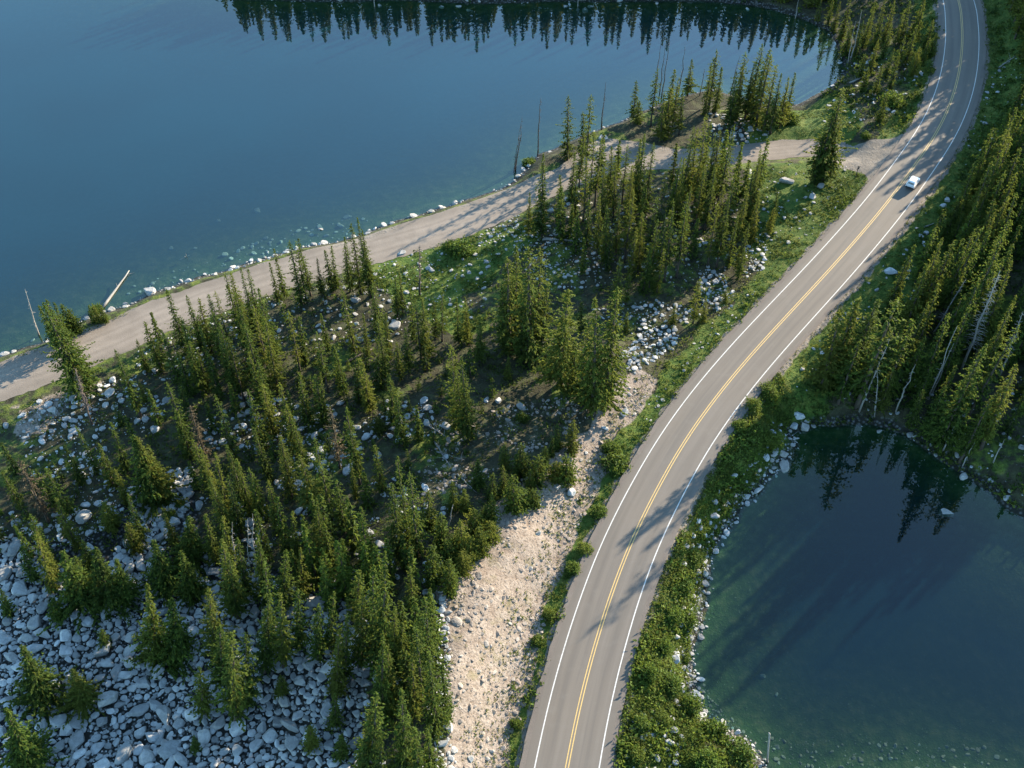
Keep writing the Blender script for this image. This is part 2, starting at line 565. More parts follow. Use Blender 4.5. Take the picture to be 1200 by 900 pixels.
def mat_bark(name, a, b):
    t = NT(name)
    n = t.noise(4, 4, .7)
    return t.done(t.pbr(t.mix(n, a, b), .9, t.bump(n, .04, .6), spec=.2))


def mat_water(name, deep, ior, half_depth, bump=.0012):
    """clear over the shallows, turbid over the deep; mirror-like top"""
    t = NT(name)
    dep = t.attr('depth')
    turb = t.math('SUBTRACT', 1.0, t.math('POWER', .5, t.math('DIVIDE', dep, half_depth)), True)
    mp = t.n('ShaderNodeMapping')
    t.l(t.coord(), mp.inputs['Vector'])
    rip = t.noise(.9, 3, .5, mp.outputs[0])
    nrm = t.bump(rip, bump, 1.0)
    dif = t.n('ShaderNodeBsdfDiffuse')
    pat = t.noise(.035, 3, .5)
    t.l(t.mix(t.ramp(pat, [(.35, 0.0), (.65, 1.0)]), tuple(x * .9 for x in deep), tuple(x * 1.1 for x in deep)), dif.inputs['Color'])
    tp = t.n('ShaderNodeBsdfTransparent')
    tp.inputs['Color'].default_value = (.62, .82, .74, 1)
    m1 = t.n('ShaderNodeMixShader')
    t.l(turb, m1.inputs[0])
    t.l(tp.outputs[0], m1.inputs[1])
    t.l(dif.outputs[0], m1.inputs[2])
    fr = t.n('ShaderNodeFresnel')
    fr.inputs['IOR'].default_value = ior
    t.l(nrm, fr.inputs['Normal'])
    gl = t.n('ShaderNodeBsdfGlossy')
    gl.inputs['Roughness'].default_value = .02
    t.l(nrm, gl.inputs['Normal'])
    m2 = t.n('ShaderNodeMixShader')
    back = t.n('ShaderNodeNewGeometry').outputs['Backfacing']     # light entering from above refracts in: no total reflection for it
    t.l(t.math('MAXIMUM', t.math('MULTIPLY', fr.outputs[0], t.math('SUBTRACT', 1.0, back)), t.math('MULTIPLY', back, .2)), m2.inputs[0])
    t.l(m1.outputs[0], m2.inputs[1])
    t.l(gl.outputs[0], m2.inputs[2])
    return t.done(m2.outputs[0])


M = dict(
    ground=mat_ground(), asphalt=mat_asphalt(), shoulder=mat_gravel('shoulder_gravel', (.135, .115, .10)), track=mat_gravel('packed_dirt', (.20, .168, .14), ruts=True),
    white=mat_paint('white_line_paint', (.52, .51, .49)), yellow=mat_paint('yellow_line_paint', (.50, .34, .12)),
    rock=mat_rock('granite', [(.24, .245, .24), (.39, .395, .395), (.32, .31, .29), (.50, .50, .495), (.20, .20, .195), (.36, .36, .355)]),
    tan=mat_rock('tan_stone', [(.225, .175, .14), (.30, .25, .21), (.185, .145, .115), (.35, .315, .28)]),
    pale=mat_rock('pale_quartzite', [(.30, .29, .278), (.40, .385, .362), (.24, .235, .225), (.34, .315, .285)]),
    spruce=mat_leaf('spruce_needles', (.018, .040, .011), (.118, .180, .025), (.19, .19, .03), .5),
    bush=mat_leaf('willow_leaves', (.028, .060, .011), (.115, .175, .024), (.15, .17, .028), .42),
    brownleaf=mat_leaf('dry_needles', (.06, .045, .025), (.13, .10, .06), (.16, .12, .06), .2),
    grassleaf=mat_leaf('grass_blades', (.03, .06, .012), (.105, .155, .026), (.17, .165, .04), .42),
    bark=mat_bark('bark', (.035, .027, .020), (.10, .082, .065)), snag=mat_bark('bleached_wood', (.16, .148, .132), (.30, .283, .258)),
    darkwood=mat_bark('weathered_wood', (.055, .043, .035), (.13, .105, .09)),
    lake=mat_water('lake_water', (.002, .020, .029), 1.92, 1.3), pond=mat_water('pond_water', (.001, .008, .014), 1.50, .9),
)
# ------------------------------------------------------------------ setting: ground, roads, water
ny, nx = X.shape
idx = np.arange(nx * ny).reshape(ny, nx)
faces = np.stack([idx[:-1, :-1], idx[:-1, 1:], idx[1:, 1:], idx[1:, :-1]], -1).reshape(-1, 4)
za = np.stack([grass, scree, gravel, np.ones_like(grass)], -1).reshape(-1, 4)
zb = np.stack([rocky, bed, bed * 0, bed * 0 + 1], -1).reshape(-1, 4)
tag(link('ground', mesh_np('ground', np.stack([X, Y, Z], -1).reshape(-1, 3), faces, M['ground'], True,
                           {'zone_a': ('POINT', 'FLOAT_COLOR', za), 'zone_b': ('POINT', 'FLOAT_COLOR', zb)})),
    'forest floor, grass and rubble around the highway', None, None, 'structure')


def normals2(line):
    t = np.gradient(line, axis=0)
    t /= np.hypot(t[:, 0], t[:, 1])[:, None] + 1e-9
    return np.stack([-t[:, 1], t[:, 0]], -1)


def ribbon(name, line, offs, z, mat, label, edge_noise=0.0, attr=True):
    """strip along a line; offs are lateral offsets (+ = left), z a number or a function of x, y"""
    nn = normals2(line)
    vs, at_ = [], []
    for j, o in enumerate(offs):
        w = np.full(len(line), float(o))
        if edge_noise and j in (0, len(offs) - 1):
            w = w + edge_noise * 2 * N2(line[:, 0] + 31 * j, line[:, 1], 2.2, 4) + edge_noise * N3(line[:, 0], line[:, 1] + 7 * j, .7, 2)
        if name == 'dirt_road':
            w = w * track_w(line[:, 0])
        p = line + nn * w[:, None]
        zz = z(p[:, 0], p[:, 1]) if callable(z) else np.full(len(p), z)
        vs.append(np.column_stack([p, zz]))
        at_.append(np.full(len(line), (o - offs[0]) / (offs[-1] - offs[0])))
    n, m = len(line), len(offs)
    i = np.arange(n * m).reshape(m, n)
    f = np.stack([i[1:, :-1], i[1:, 1:], i[:-1, 1:], i[:-1, :-1]], -1).reshape(-1, 4)[:, ::-1]
    o = link(name, mesh_np(name, np.vstack(vs), f, mat, True, {'across': ('POINT', 'FLOAT', np.concatenate(at_)), 'along': ('POINT', 'FLOAT', np.tile(np.arange(n) * float(np.hypot(*(line[1] - line[0]))), m))}))
    return tag(o, label, None, None, 'structure')


tz = lambda x, y: np.minimum(hz(x, y) + .035, -.02)
ribbon('dirt_road', TRACK, (4.3, 2.6, 1.3, 0, -1.3, -2.6, -4.3), tz, M['track'], 'tan packed dirt road along the lake shore', .8)
ribbon('shoulder', ROAD, (5.15, 4, 0, -4, -4.95), -0.006, M['shoulder'], 'brown gravel shoulder of the highway', .16)
ribbon('highway', ROAD, (4.55, 3.5, 1.8, 0, -1.8, -3.5, -4.35), 0.0, M['asphalt'], 'grey two lane asphalt highway curving past the pond', .05)
for of, nm, mt, lb in ((HALF, 'edge_line', 'white', 'white edge line on the lake side'), (-HALF, 'edge_line', 'white', 'white edge line on the pond side'),
                       (.16, 'centre_line', 'yellow', 'yellow centre line of the highway'), (-.16, 'centre_line', 'yellow', 'yellow centre line of the highway')):
    w = .068 if mt == 'white' else .062
    ribbon(nm, ROAD, (of + w, of - w), 0.004, M[mt], lb)


def water(name, s_field, wl, mat, label, xr, yr, step=1.2, wide=False):
    xs, ys = np.arange(xr[0], xr[1], step), np.arange(yr[0], yr[1], step)
    A, B = np.meshgrid(xs, ys)
    s = Field(s_field)(A, B)
    i = np.arange(A.size).reshape(A.shape)
    f = np.stack([i[:-1, :-1], i[:-1, 1:], i[1:, 1:], i[1:, :-1]], -1).reshape(-1, 4)
    keep = (s.ravel()[f] > -3.2).all(1)
    f = f[keep]
    used, inv = np.unique(f, return_inverse=True)
    v = np.column_stack([A.ravel()[used], B.ravel()[used], np.full(len(used), wl)])
    dep = np.clip(wl - hz(v[:, 0], v[:, 1]), 0, 20)
    me = mesh_np(name, v, inv.reshape(-1, 4), mat, True, {'depth': ('POINT', 'FLOAT', dep)})
    tag(link(name, me), label, None, None, 'structure')


water('lake_water', s_lake, LAKE, M['lake'], 'calm blue lake reflecting the far shore', (-330, 130), (90, 420))
water('pond_water', s_pond, POND, M['pond'], 'dark teal pond beside the highway', (10, 140), (40, 125))

# ------------------------------------------------------------------ light, sky, camera
w = bpy.data.worlds.new('World')
scene.world = w
w.use_nodes = True
nt = w.node_tree
bg = nt.nodes['Background']
sky = nt.nodes.new('ShaderNodeTexSky')
sky.sky_type = 'NISHITA'
sky.sun_disc = False
sky.sun_elevation = SUN_EL
sky.sun_rotation = SUN_AZ
sky.altitude = 2800
sky.air_density = 1.0
sky.dust_density = 1.3
sky.ozone_density = 1.5
tin = nt.nodes.new('ShaderNodeMix')
tin.data_type, tin.blend_type = 'RGBA', 'MULTIPLY'
tin.inputs[0].default_value = 1.0
tin.inputs[7].default_value = (.87, 1.04, .96, 1)
nt.links.new(sky.outputs[0], tin.inputs[6])
nt.links.new(tin.outputs[2], bg.inputs[0])
bg.inputs[1].default_value = 0.15
sl = bpy.data.lights.new('sun', 'SUN')
sl.energy = 4.7
sl.angle = math.radians(.5)
sl.color = (1.0, .86, .65)
so = bpy.data.objects.new('sun', sl)
COL.objects.link(so)
sd = Vector((math.sin(SUN_AZ) * math.cos(SUN_EL), math.cos(SUN_AZ) * math.cos(SUN_EL), math.sin(SUN_EL)))
so.rotation_euler = sd.to_track_quat('Z', 'Y').to_euler()
so.location = sd * 300
cam = bpy.data.cameras.new('camera')
cam.sensor_width = 36
cam.lens = 36 * FPX / 1200
cam.clip_start, cam.clip_end = 1, 8000
co = bpy.data.objects.new('camera', cam)
COL.objects.link(co)
co.location = (0, 0, HCAM)
co.rotation_euler = (math.pi / 2 - PITCH, 0, 0)
scene.camera = co
scene.view_settings.view_transform = 'Standard'
scene.view_settings.look = 'None'
scene.view_settings.gamma = 1
scene.view_settings.exposure = 2.1
scene.cycles.max_bounces = 6
scene.cycles.transparent_max_bounces = 8
scene.cycles.caustics_reflective = False
scene.cycles.caustics_refractive = False
scene.cycles.use_denoising = True
# ------------------------------------------------------------------ rocks


def ico(sub):
    b = bmesh.new()
    bmesh.ops.create_icosphere(b, subdivisions=sub, radius=1)
    v = np.array([x.co[:] for x in b.verts])
    f = np.array([[q.index for q in x.verts] for x in b.faces])
    b.free()
    return v / np.linalg.norm(v, axis=1)[:, None], f


def rock_shape(seed, sub, planes=11, flat_top=True):
    """faceted block: a sphere cut by random planes"""
    r = np.random.default_rng(seed)
    v, f = ico(sub)
    nrm = r.normal(size=(planes, 3))
    nrm[:, 2] *= .8
    if flat_top:
        nrm[0] = (r.normal() * .2, r.normal() * .2, 1)
    nrm /= np.linalg.norm(nrm, axis=1)[:, None]
    d = r.uniform(.62, .95, planes)
    d[0] = r.uniform(.5, .75)
    dots = v @ nrm.T
    rad = np.min(np.where(dots > 1e-3, d[None] / np.maximum(dots, 1e-3), 9), 1)
    rad = np.minimum(rad, 1.08)
    rad = rad * (1 + .010 * r.normal(size=len(v)))
    return v * rad[:, None], f


SMALL = [rock_shape(100 + i, 2, 7) for i in range(10)]
TINY = [rock_shape(200 + i, 1, 7) for i in range(8)]
BIG = [rock_shape(300 + i, 4, 13) for i in range(10)] + [rock_shape(330 + i, 4, 20) for i in range(4)]


def poly_mask(poly, z=-2.0):
    return flat(poly, z)


class Packer:
    """dart throwing with a hash grid: stones keep a fraction of the sum of their radii apart"""
    def __init__(self, cell=1.6, keep=.82):
        self.h, self.c, self.k = {}, cell, keep

    def free(self, x, y, r):
        c = self.c
        R = int(math.ceil((r + 1.8) / c))
        i, j = int(x // c), int(y // c)
        for a in range(i - R, i + R + 1):
            for b in range(j - R, j + R + 1):
                for (u, v, q) in self.h.get((a, b), ()):
                    if (u - x) ** 2 + (v - y) ** 2 < ((q + r) * self.k) ** 2:
                        return False
        return True

    def add(self, x, y, r):
        self.h.setdefault((int(x // self.c), int(y // self.c)), []).append((x, y, r))


ROCKS = []      # dicts x, y, r, kind, zone
pk = Packer()


def throw(poly, n, rlo, rhi, kind, zname, power=2.5, tries=1.0, ok=None, keep=None):
    """n stones inside a polygon (photo pixels), largest first"""
    w = flat(poly, -2.0)
    lo, hi = w.min(0), w.max(0)
    u = R_.random(n)
    rs = np.sort(rlo + (rhi - rlo) * u ** power)[::-1]
    old = pk.k
    if keep: pk.k = keep
    cand = lo + (hi - lo) * R_.random((n * 4, 2))
    cand = cand[inside(cand[:, 0], cand[:, 1], w)]
    for r, (x, y) in zip(rs, cand):
        if f_road(x, y) < 5.6 + r or f_track(x, y) < 4.4 + r:
            continue
        if ok is not None and not ok(x, y, r):
            continue
        if pk.free(x, y, r):
            pk.add(x, y, r)
            ROCKS.append(dict(x=x, y=y, r=r, kind=kind, zone=zname))
    pk.k = old


def put(px, py, d, kind, zname, **kw):
    """one stone seen at a photo pixel, d = its width in photo pixels"""
    x, y, z = (float(a) for a in ground(px, py))
    sc = FPX / (y * CP - (z - HCAM) * SP)
    r = d * .5 / sc
    pk.add(x, y, r)
    ROCKS.append(dict(x=x, y=y, r=r, kind=kind, zone=zname, fixed=True, **kw))


LABELLED = [  # (px, py, width px, kind, zone, label)
    (66, 804, 18, 'rock', 'boulder field', 'tall upright slab of grey granite between two small dark firs'),
    (128, 820, 30, 'rock', 'boulder field', 'long tilted granite slab, the longest block of the boulder field'),
    (146, 883, 26, 'rock', 'boulder field', 'big rounded grey boulder low in the boulder field'),
    (49, 850, 22, 'rock', 'boulder field', 'big square granite block left of the long tilted slab'),
    (70, 845, 24, 'rock', 'boulder field', 'slanting granite block touching the right side of the big square block'),
    (77, 746, 22, 'rock', 'boulder field', 'broad flat topped block above another square block'),
    (76, 764, 19, 'rock', 'boulder field', 'square block directly under the broad flat topped block'),
    (42, 730, 26, 'rock', 'boulder field', 'wide pale boulder near the upper edge of the boulder field'),
    (88, 722, 18, 'rock', 'boulder field', 'flat pointed slab lying above the broad flat topped block'),
    (122, 762, 23, 'rock', 'boulder field', 'broad wedge of granite beside a dark hollow'),
    (136, 788, 18, 'rock', 'boulder field', 'block with a lit edge below the broad wedge of granite'),
    (117, 795, 17, 'rock', 'boulder field', 'rounded block left of the block with a lit edge'),
    (151, 778, 17, 'rock', 'boulder field', 'narrow block just below the skirt of the wide dark fir'),
    (165, 833, 26, 'rock', 'boulder field', 'long low greenish grey slab right of the long tilted slab'),
    (193, 838, 24, 'rock', 'boulder field', 'angular slab leaning right of the long low greenish slab'),
    (120, 846, 20, 'rock', 'boulder field', 'pentagonal block under the long tilted slab'),
    (69, 876, 19, 'rock', 'boulder field', 'rounded block beneath the slanting granite block'),
    (179, 864, 19, 'rock', 'boulder field', 'rough block right of the big rounded grey boulder'),
    (27, 852, 18, 'rock', 'boulder field', 'smooth block left of the big square granite block'),
    (93, 847, 19, 'rock', 'boulder field', 'ridged block right of the slanting granite block'),
    (33, 893, 22, 'rock', 'boulder field', 'half cut off block at the bottom left of the rubble'),
    (200, 880, 24, 'rock', 'boulder field', 'low speckled slab near the bottom middle of the rubble'),
    (333, 822, 20, 'pale', 'boulder field', 'pale pink tipped block standing out of the right side of the rubble'),
    (349, 839, 17, 'rock', 'boulder field', 'smooth grey block just right below the pale pink tipped block'),
    (342, 852, 24, 'rock', 'boulder field', 'long grey slab lying below the pale pink tipped block'),
    (387, 875, 15, 'rock', 'boulder field', 'grey block at the right end of the rubble'),
    (362, 720, 14, 'rock', 'boulder field', 'bluish block alone in the tree shadow above the right rubble'),
    (157, 577, 18, 'rock', 'boulder field', 'large boulder at the top left of the upper rubble tongue'),
    (209, 556, 17, 'rock', 'boulder field', 'large boulder at the top right of the upper rubble tongue'),
    (100, 606, 21, 'rock', 'boulder field', 'broad grey boulder among young firs left of the rubble tongue'),
    (30, 670, 22, 'rock', 'boulder field', 'pale broad boulder at the left edge by the young firs'),
    (5, 672, 20, 'rock', 'boulder field', 'pale boulder cut by the left edge of the photo'),
    (141, 664, 14, 'rock', 'boulder field', 'smooth oval boulder low in the rubble tongue'),
    (62, 482, 13, 'pale', 'verge', 'bluish square boulder on the bank below the dirt road'),
    (60, 506, 8, 'rock', 'verge', 'grey boulder below the bluish square boulder'),
    (50, 512, 8, 'rock', 'verge', 'small pale boulder left of the grey bank boulder'),
    (83, 512, 9, 'pale', 'verge', 'sunlit pale boulder on the bank below the dirt road'),
    (369, 511, 13, 'pale', 'forest', 'white double boulder in the middle of the lower forest'),
    (408, 601, 14, 'pale', 'forest', 'egg shaped white boulder standing in a gap of the lower forest'),
    (443, 534, 10, 'pale', 'forest', 'flat white boulder beside a young spruce in the forest'),
    (412, 678, 10, 'rock', 'forest', 'bluish boulder between trunks of the lower forest'),
    (322, 397, 12, 'pale', 'forest', 'white boulder beside spruces south of the dirt road'),
    (415, 399, 17, 'pale', 'forest', 'long bright white boulder in the forest clearing'),
    (463, 383, 17, 'pale', 'forest', 'broad sunlit boulder in the forest clearing'),
    (417, 352, 11, 'pale', 'forest', 'pale boulder below the tall pair of roadside spruces'),
    (504, 316, 11, 'pale', 'meadow', 'pink sunlit boulder on the meadow south of the dirt road'),
    (471, 297, 10, 'pale', 'meadow', 'grey boulder on the meadow nearest the dirt road'),
    (584, 470, 10, 'rock', 'forest', 'blue grey boulder, upper of two by the rubble slope'),
    (570, 469, 8, 'rock', 'forest', 'rounded boulder left of the blue grey rubble boulder'),
    (612, 478, 14, 'pale', 'forest', 'white oblong boulder in front of the tall twin spruces'),
    (731, 484, 14, 'pale', 'verge', 'round white boulder on the grass left of the highway'),
    (709, 502, 8, 'rock', 'verge', 'dark faced boulder under the round white boulder'),
    (670, 578, 13, 'rock', 'scree', 'blue grey pointed boulder at the top of the tan slope'),
    (665, 528, 8, 'pale', 'scree', 'white boulder beside round young firs above the tan slope'),
    (687, 531, 6, 'pale', 'scree', 'small white boulder right of the round young firs'),
    (653, 571, 8, 'pale', 'scree', 'pale boulder left of the blue grey pointed boulder'),
    (631, 625, 8, 'pale', 'scree', 'pale boulder alone on the upper tan slope'),
    (526, 853, 15, 'pale', 'scree', 'pale upright boulder where the tan slope meets the forest'),
    (551, 889, 9, 'rock', 'scree', 'dark splinter of rock low on the tan slope'),
    (791, 397, 8, 'rock', 'bowl', 'blue grey boulder near the grass in the shaded hollow'),
    (742, 410, 11, 'rock', 'bowl', 'largest boulder of the shaded hollow left of the highway'),
    (778, 384, 9, 'rock', 'bowl', 'boulder at the foot of a sapling in the shaded hollow'),
    (826, 285, 9, 'rock', 'bowl', 'boulder alone between trees right of the shaded wood'),
    (646, 247, 11, 'pale', 'upper wood', 'pale boulder in the dark gap below the dirt road'),
    (651, 274, 10, 'pale', 'upper wood', 'pale boulder at the end of the fallen log'),
    (643, 266, 8, 'pale', 'upper wood', 'small boulder just above the end of the fallen log'),
    (952, 231, 12, 'pale', 'junction', 'white round boulder on the grass by the junction'),
    (961, 219, 10, 'pale', 'junction', 'grey boulder just above the white round boulder'),
    (922, 213, 16, 'pale', 'junction', 'broken pale boulders lying under the junction trees'),
    (1044, 319, 13, 'rock', 'right bank', 'large blue grey boulder on the shaded grass right of the highway'),
    (1027, 340, 6, 'pale', 'right bank', 'small tan boulder below the large blue grey boulder'),
    (964, 415, 8, 'pale', 'right bank', 'white boulder in the shaded grass before the forest'),
    (954, 434, 7, 'pale', 'right bank', 'flat white stone, right one of a pair in the shaded grass'),
    (940, 433, 6, 'pale', 'right bank', 'flat white stone, left one of a pair in the shaded grass'),
    (1105, 242, 10, 'rock', 'right bank', 'pale boulder at the upper end of the roadside pile'),
    (1110, 235, 9, 'rock', 'right bank', 'pale boulder just above the roadside pile'),
    (1083, 286, 8, 'rock', 'right bank', 'boulder at the lower end of the roadside pile'),
    (1085, 273, 8, 'rock', 'right bank', 'boulder in the middle of the roadside pile'),
    (1079, 277, 7, 'rock', 'right bank', 'small boulder on the left of the roadside pile'),
    (936, 488, 15, 'rock', 'pond shore', 'big block at the top of the rock tip by the pond'),
    (943, 501, 15, 'pale', 'pond shore', 'pale flat block in the middle of the rock tip'),
    (953, 500, 9, 'pale', 'pond shore', 'rounded block at the right end of the rock tip'),
    (930, 500, 12, 'rock', 'pond shore', 'grey block at the left of the rock tip'),
    (946, 494, 7, 'rock', 'pond shore', 'small block wedged in the rock tip'),
    (926, 505, 7, 'pale', 'pond shore', 'low pale block at the waterline of the rock tip'),
    (919, 547, 15, 'pale', 'pond shore', 'large pale boulder standing in the pond below the rock tip'),
    (918, 532, 10, 'pale', 'pond shore', 'split pale boulder above the large boulder in the pond'),
    (908, 530, 12, 'rock', 'pond shore', 'dark sided boulder left of the split pale boulder'),
    (888, 575, 11, 'pale', 'pond shore', 'pale boulder at the waterline in the middle of the bank'),
    (874, 582, 10, 'pale', 'pond shore', 'cracked boulder left of the pale waterline boulder'),
    (801, 784, 9, 'pale', 'pond shore', 'white boulder on the bank above the pebbly pond beach'),
    (791, 773, 12, 'rock', 'pond shore', 'grey boulder sunk in bushes above the pond beach'),
    (785, 870, 11, 'rock', 'pond shore', 'blue grey boulder below the large willow bush'),
    (765, 862, 10, 'rock', 'pond shore', 'grey slab left of the blue grey boulder under bushes'),
    (1130, 559, 12, 'pale', 'far pond shore', 'pale pointed boulder at the far waterline of the pond'),
    (1180, 584, 11, 'pale', 'far pond shore', 'oblong pale boulder at the far right of the pond'),
    (1067, 510, 10, 'pale', 'far pond shore', 'flat pale stone under dead trunks on the far pond shore'),
    (1030, 506, 8, 'pale', 'far pond shore', 'pale stone at the far waterline below the bare trunk'),
    (1163, 491, 15, 'rock', 'far pond shore', 'greenish boulder in the shade of the right forest'),
    (1106, 511, 8, 'rock', 'far pond shore', 'grey boulder beside the short leaning dead pole'),
    (1197, 525, 9, 'pale', 'far pond shore', 'pale boulder at the right edge above the pond'),
    (130, 363, 12, 'pale', 'lake shore', 'pale boulder at the foot of the bleached leaning log'),
    (176, 343, 17, 'pale', 'lake shore', 'largest white boulder of the row along the lake'),
    (147, 356, 8, 'pale', 'lake shore', 'white boulder halfway between the bleached log and the largest boulder'),
    (252, 321, 8, 'pale', 'lake shore', 'white boulder on the lakeside grass beyond the clumped spruces'),
    (221, 329, 8, 'pale', 'lake shore', 'white boulder right of the largest lakeside boulder'),
    (506, 248, 9, 'pale', 'lake shore', 'biggest white stone of the row beside the streaked road'),
    (519, 243, 7, 'pale', 'lake shore', 'white stone just right of the biggest one by the streaked road'),
    (304, 306, 9, 'pale', 'lake shore', 'white boulder at the road bend beside three spruces'),
    (101, 373, 8, 'pale', 'lake shore', 'pale boulder among the lakeside bushes'),
    (707, 163, 11, 'pale', 'lake shore', 'pale boulder on the gravel layby by the lake'),
    (302, 247, 9, 'rock', 'lake', 'sunken boulder showing through the lake, farthest from shore'),
    (256, 259, 7, 'rock', 'lake', 'sunken boulder showing through the lake left of the farthest one'),
    (229, 291, 6, 'rock', 'lake', 'sunken boulder near a drowned branch in the lake'),
    (201, 291, 6, 'rock', 'lake', 'sunken boulder left of the drowned branch in the lake'),
    (376, 272, 6, 'pale', 'lake', 'small white boulder standing clear of the lake shore'),
    (1107, 605, 17, 'pale', 'pond', 'pale three cornered slab just breaking the pond surface'),
    (894, 793, 7, 'rock', 'pond', 'small sunken stone in the green shallows of the pond'),
    (910, 814, 5, 'rock', 'pond', 'smallest sunken stone in the green shallows of the pond'),
]
for px, py, d, kind, zn, lab in LABELLED:
    put(px, py, d, kind, zn, label=lab)

# rows of stones along the shores
shore_l = dense(flat(SHORE_N[2:], LAKE), .38, False)
for (x, y) in shore_l:
    px, py = to_px(x, y, LAKE)
    dens_ = 0.95 if (125 < px < 260 or 290 < px < 620) else .5
    if R_.random() < dens_:
        r = (.12 + .62 * R_.random() ** 3) * (1.25 if 280 < px < 600 else 1)
        x, y = x + R_.normal() * .5, y + R_.normal() * .5
        if pk.free(x, y, r) and f_track(x, y) > 4.2 and N2(x, y, 3, 3) > -.07:
            pk.add(x, y, r)
            ROCKS.append(dict(x=x, y=y, r=r, kind='pale' if R_.random() < .7 else 'rock', zone='lake shore'))
pond_l = dense(flat(POND_PX[:20], POND), .4, False)
for (x, y) in pond_l:
    for _ in range(6):
        r = .14 + .5 * R_.random() ** 2.6
        o = R_.normal() * 1.0
        q = np.array([x - abs(o) * 1.6, y + R_.normal() * .8]) if R_.random() < .75 else np.array([x + abs(o) * .5, y])
        if pk.free(q[0], q[1], r):
            pk.add(q[0], q[1], r)
            px, py = to_px(q[0], q[1], POND)
            ROCKS.append(dict(x=q[0], y=q[1], r=r, kind='pale' if R_.random() < .5 else 'rock', zone='pond shore'))
for (x, y) in dense(flat(POND_PX[-9:], POND), 1.2, False):
    if R_.random() < .35:
        r = .15 + .35 * R_.random() ** 2
        ROCKS.append(dict(x=x + R_.normal() * .7, y=y + abs(R_.normal()) * 1.5, r=r, kind='pale', zone='far pond shore'))
FLD = [(-70, 640), (10, 620), (110, 680), (150, 670), (235, 640), (330, 690), (425, 730), (436, 800), (430, 930), (-80, 930)]
TONG = [(148, 585), (180, 552), (225, 546), (222, 590), (185, 640), (190, 690), (150, 700), (122, 690), (130, 640), (160, 625)]
throw(TONG, 500, .45, 1.0, 'rock', 'boulder field', 2.2, keep=.72)
throw(FLD, 750, .5, 1.2, 'rock', 'boulder field', 2.6, keep=.72)
throw(FLD, 16000, .11, .5, 'rock', 'boulder field', 2.0, keep=.74)
throw(TONG, 3000, .16, .5, 'rock', 'boulder field', 1.6, keep=.74)
LOWF = [(-40, 530), (40, 470), (130, 440), (200, 450), (420, 480), (500, 480), (560, 560), (520, 640), (515, 700), (520, 850), (525, 930), (430, 930), (430, 720), (230, 640), (-60, 640)]
throw(LOWF, 5200, .10, .75, 'rock', 'forest', 4.5, ok=lambda x, y, r: N1(x, y, 6, 4) > .0)
throw([(20, 480), (100, 450), (130, 490), (95, 560), (40, 560), (20, 520)], 240, .12, .5, 'rock', 'verge', 4)
throw([(500, 680), (525, 690), (530, 790), (527, 850), (540, 930), (512, 930), (500, 800)], 700, .15, .55, 'rock', 'scree', 2.0)
throw(FOREST_CLEAR, 1000, .10, .42, 'tan', 'scree', 3, ok=lambda x, y, r: N2(x, y, 5, 3) > -.12)
throw(SCREE, 6500, .05, .38, 'tan', 'scree', 6.5, ok=lambda x, y, r: N2(x, y, 4, 3) > -.12 + .1 * R_.random())
throw([(525, 700), (560, 690), (575, 720), (565, 770), (540, 765), (530, 740)], 130, .3, .85, 'tan', 'scree', 2.2, keep=.6)
throw([(720, 430), (760, 380), (800, 390), (790, 410), (765, 430), (740, 450)], 270, .15, .55, 'rock', 'bowl', 2.2)
throw([(820, 310), (850, 320), (860, 350), (840, 372), (822, 360)], 170, .15, .55, 'rock', 'bowl', 2.2)
throw([(770, 350), (830, 370), (760, 400), (720, 380), (690, 360)], 220, .15, .5, 'rock', 'bowl', 2.6)
throw([(600, 260), (700, 280), (720, 330), (650, 340), (600, 310)], 420, .12, .42, 'pale', 'upper wood', 3)
throw([(640, 240), (760, 200), (880, 200), (880, 300), (800, 340), (700, 300)], 420, .12, .5, 'pale', 'upper wood', 3)
throw([(830, 130), (900, 140), (905, 170), (860, 170), (830, 160)], 180, .15, .6, 'pale', 'upper wood', 2.5)
throw([(870, 290), (900, 270), (895, 320), (870, 330)], 120, .15, .5, 'rock', 'bowl', 2.5)
throw([(430, 300), (560, 275), (600, 260), (590, 310), (560, 380), (420, 410), (330, 420), (320, 370)], 520, .12, .5, 'pale', 'meadow', 3.2)
throw([(560, 250), (610, 245), (600, 280), (560, 290)], 120, .15, .4, 'pale', 'meadow', 2)
throw([(150, 400), (330, 340), (330, 420), (150, 450)], 260, .14, .5, 'rock', 'forest', 3)
throw([(940, 380), (1040, 290), (1110, 230), (1130, 240), (1080, 340), (1000, 440), (930, 470)], 120, .12, .4, 'pale', 'right bank', 3)
throw([(1130, 120), (1200, 60), (1230, 160), (1150, 190), (1110, 230)], 120, .15, .6, 'rock', 'right bank', 2.6)
throw([(960, 440), (1200, 430), (1230, 590), (1100, 520), (1000, 480)], 150, .14, .45, 'rock', 'far pond shore', 3)
throw([(740, 840), (800, 840), (800, 910), (730, 910)], 60, .15, .5, 'pale', 'pond shore', 2.5)
throw([(880, 330), (905, 350), (760, 520), (740, 500), (800, 420)], 90, .1, .35, 'pale', 'verge', 3)
throw([(985, 60), (1090, 60), (1060, 150), (960, 150)], 120, .15, .6, 'rock', 'junction', 2.6)
throw([(880, 190), (1000, 200), (980, 270), (890, 310)], 130, .13, .45, 'pale', 'junction', 3)
throw([(300, -14), (880, -14), (880, 4), (300, 2)], 70, .2, .9, 'pale', 'far shore', 2.6)
throw([(900, 850), (1200, 860), (1200, 900), (1100, 895), (980, 890), (890, 880)], 220, .08, .36, 'tan', 'pond', 2.6)
throw([(812, 760), (835, 800), (900, 870), (890, 900), (840, 855), (808, 800)], 420, .08, .3, 'tan', 'pond', 2.6)
throw([(130, 330), (330, 255), (420, 235), (460, 255), (330, 298), (180, 342)], 160, .15, .6, 'rock', 'lake', 3)

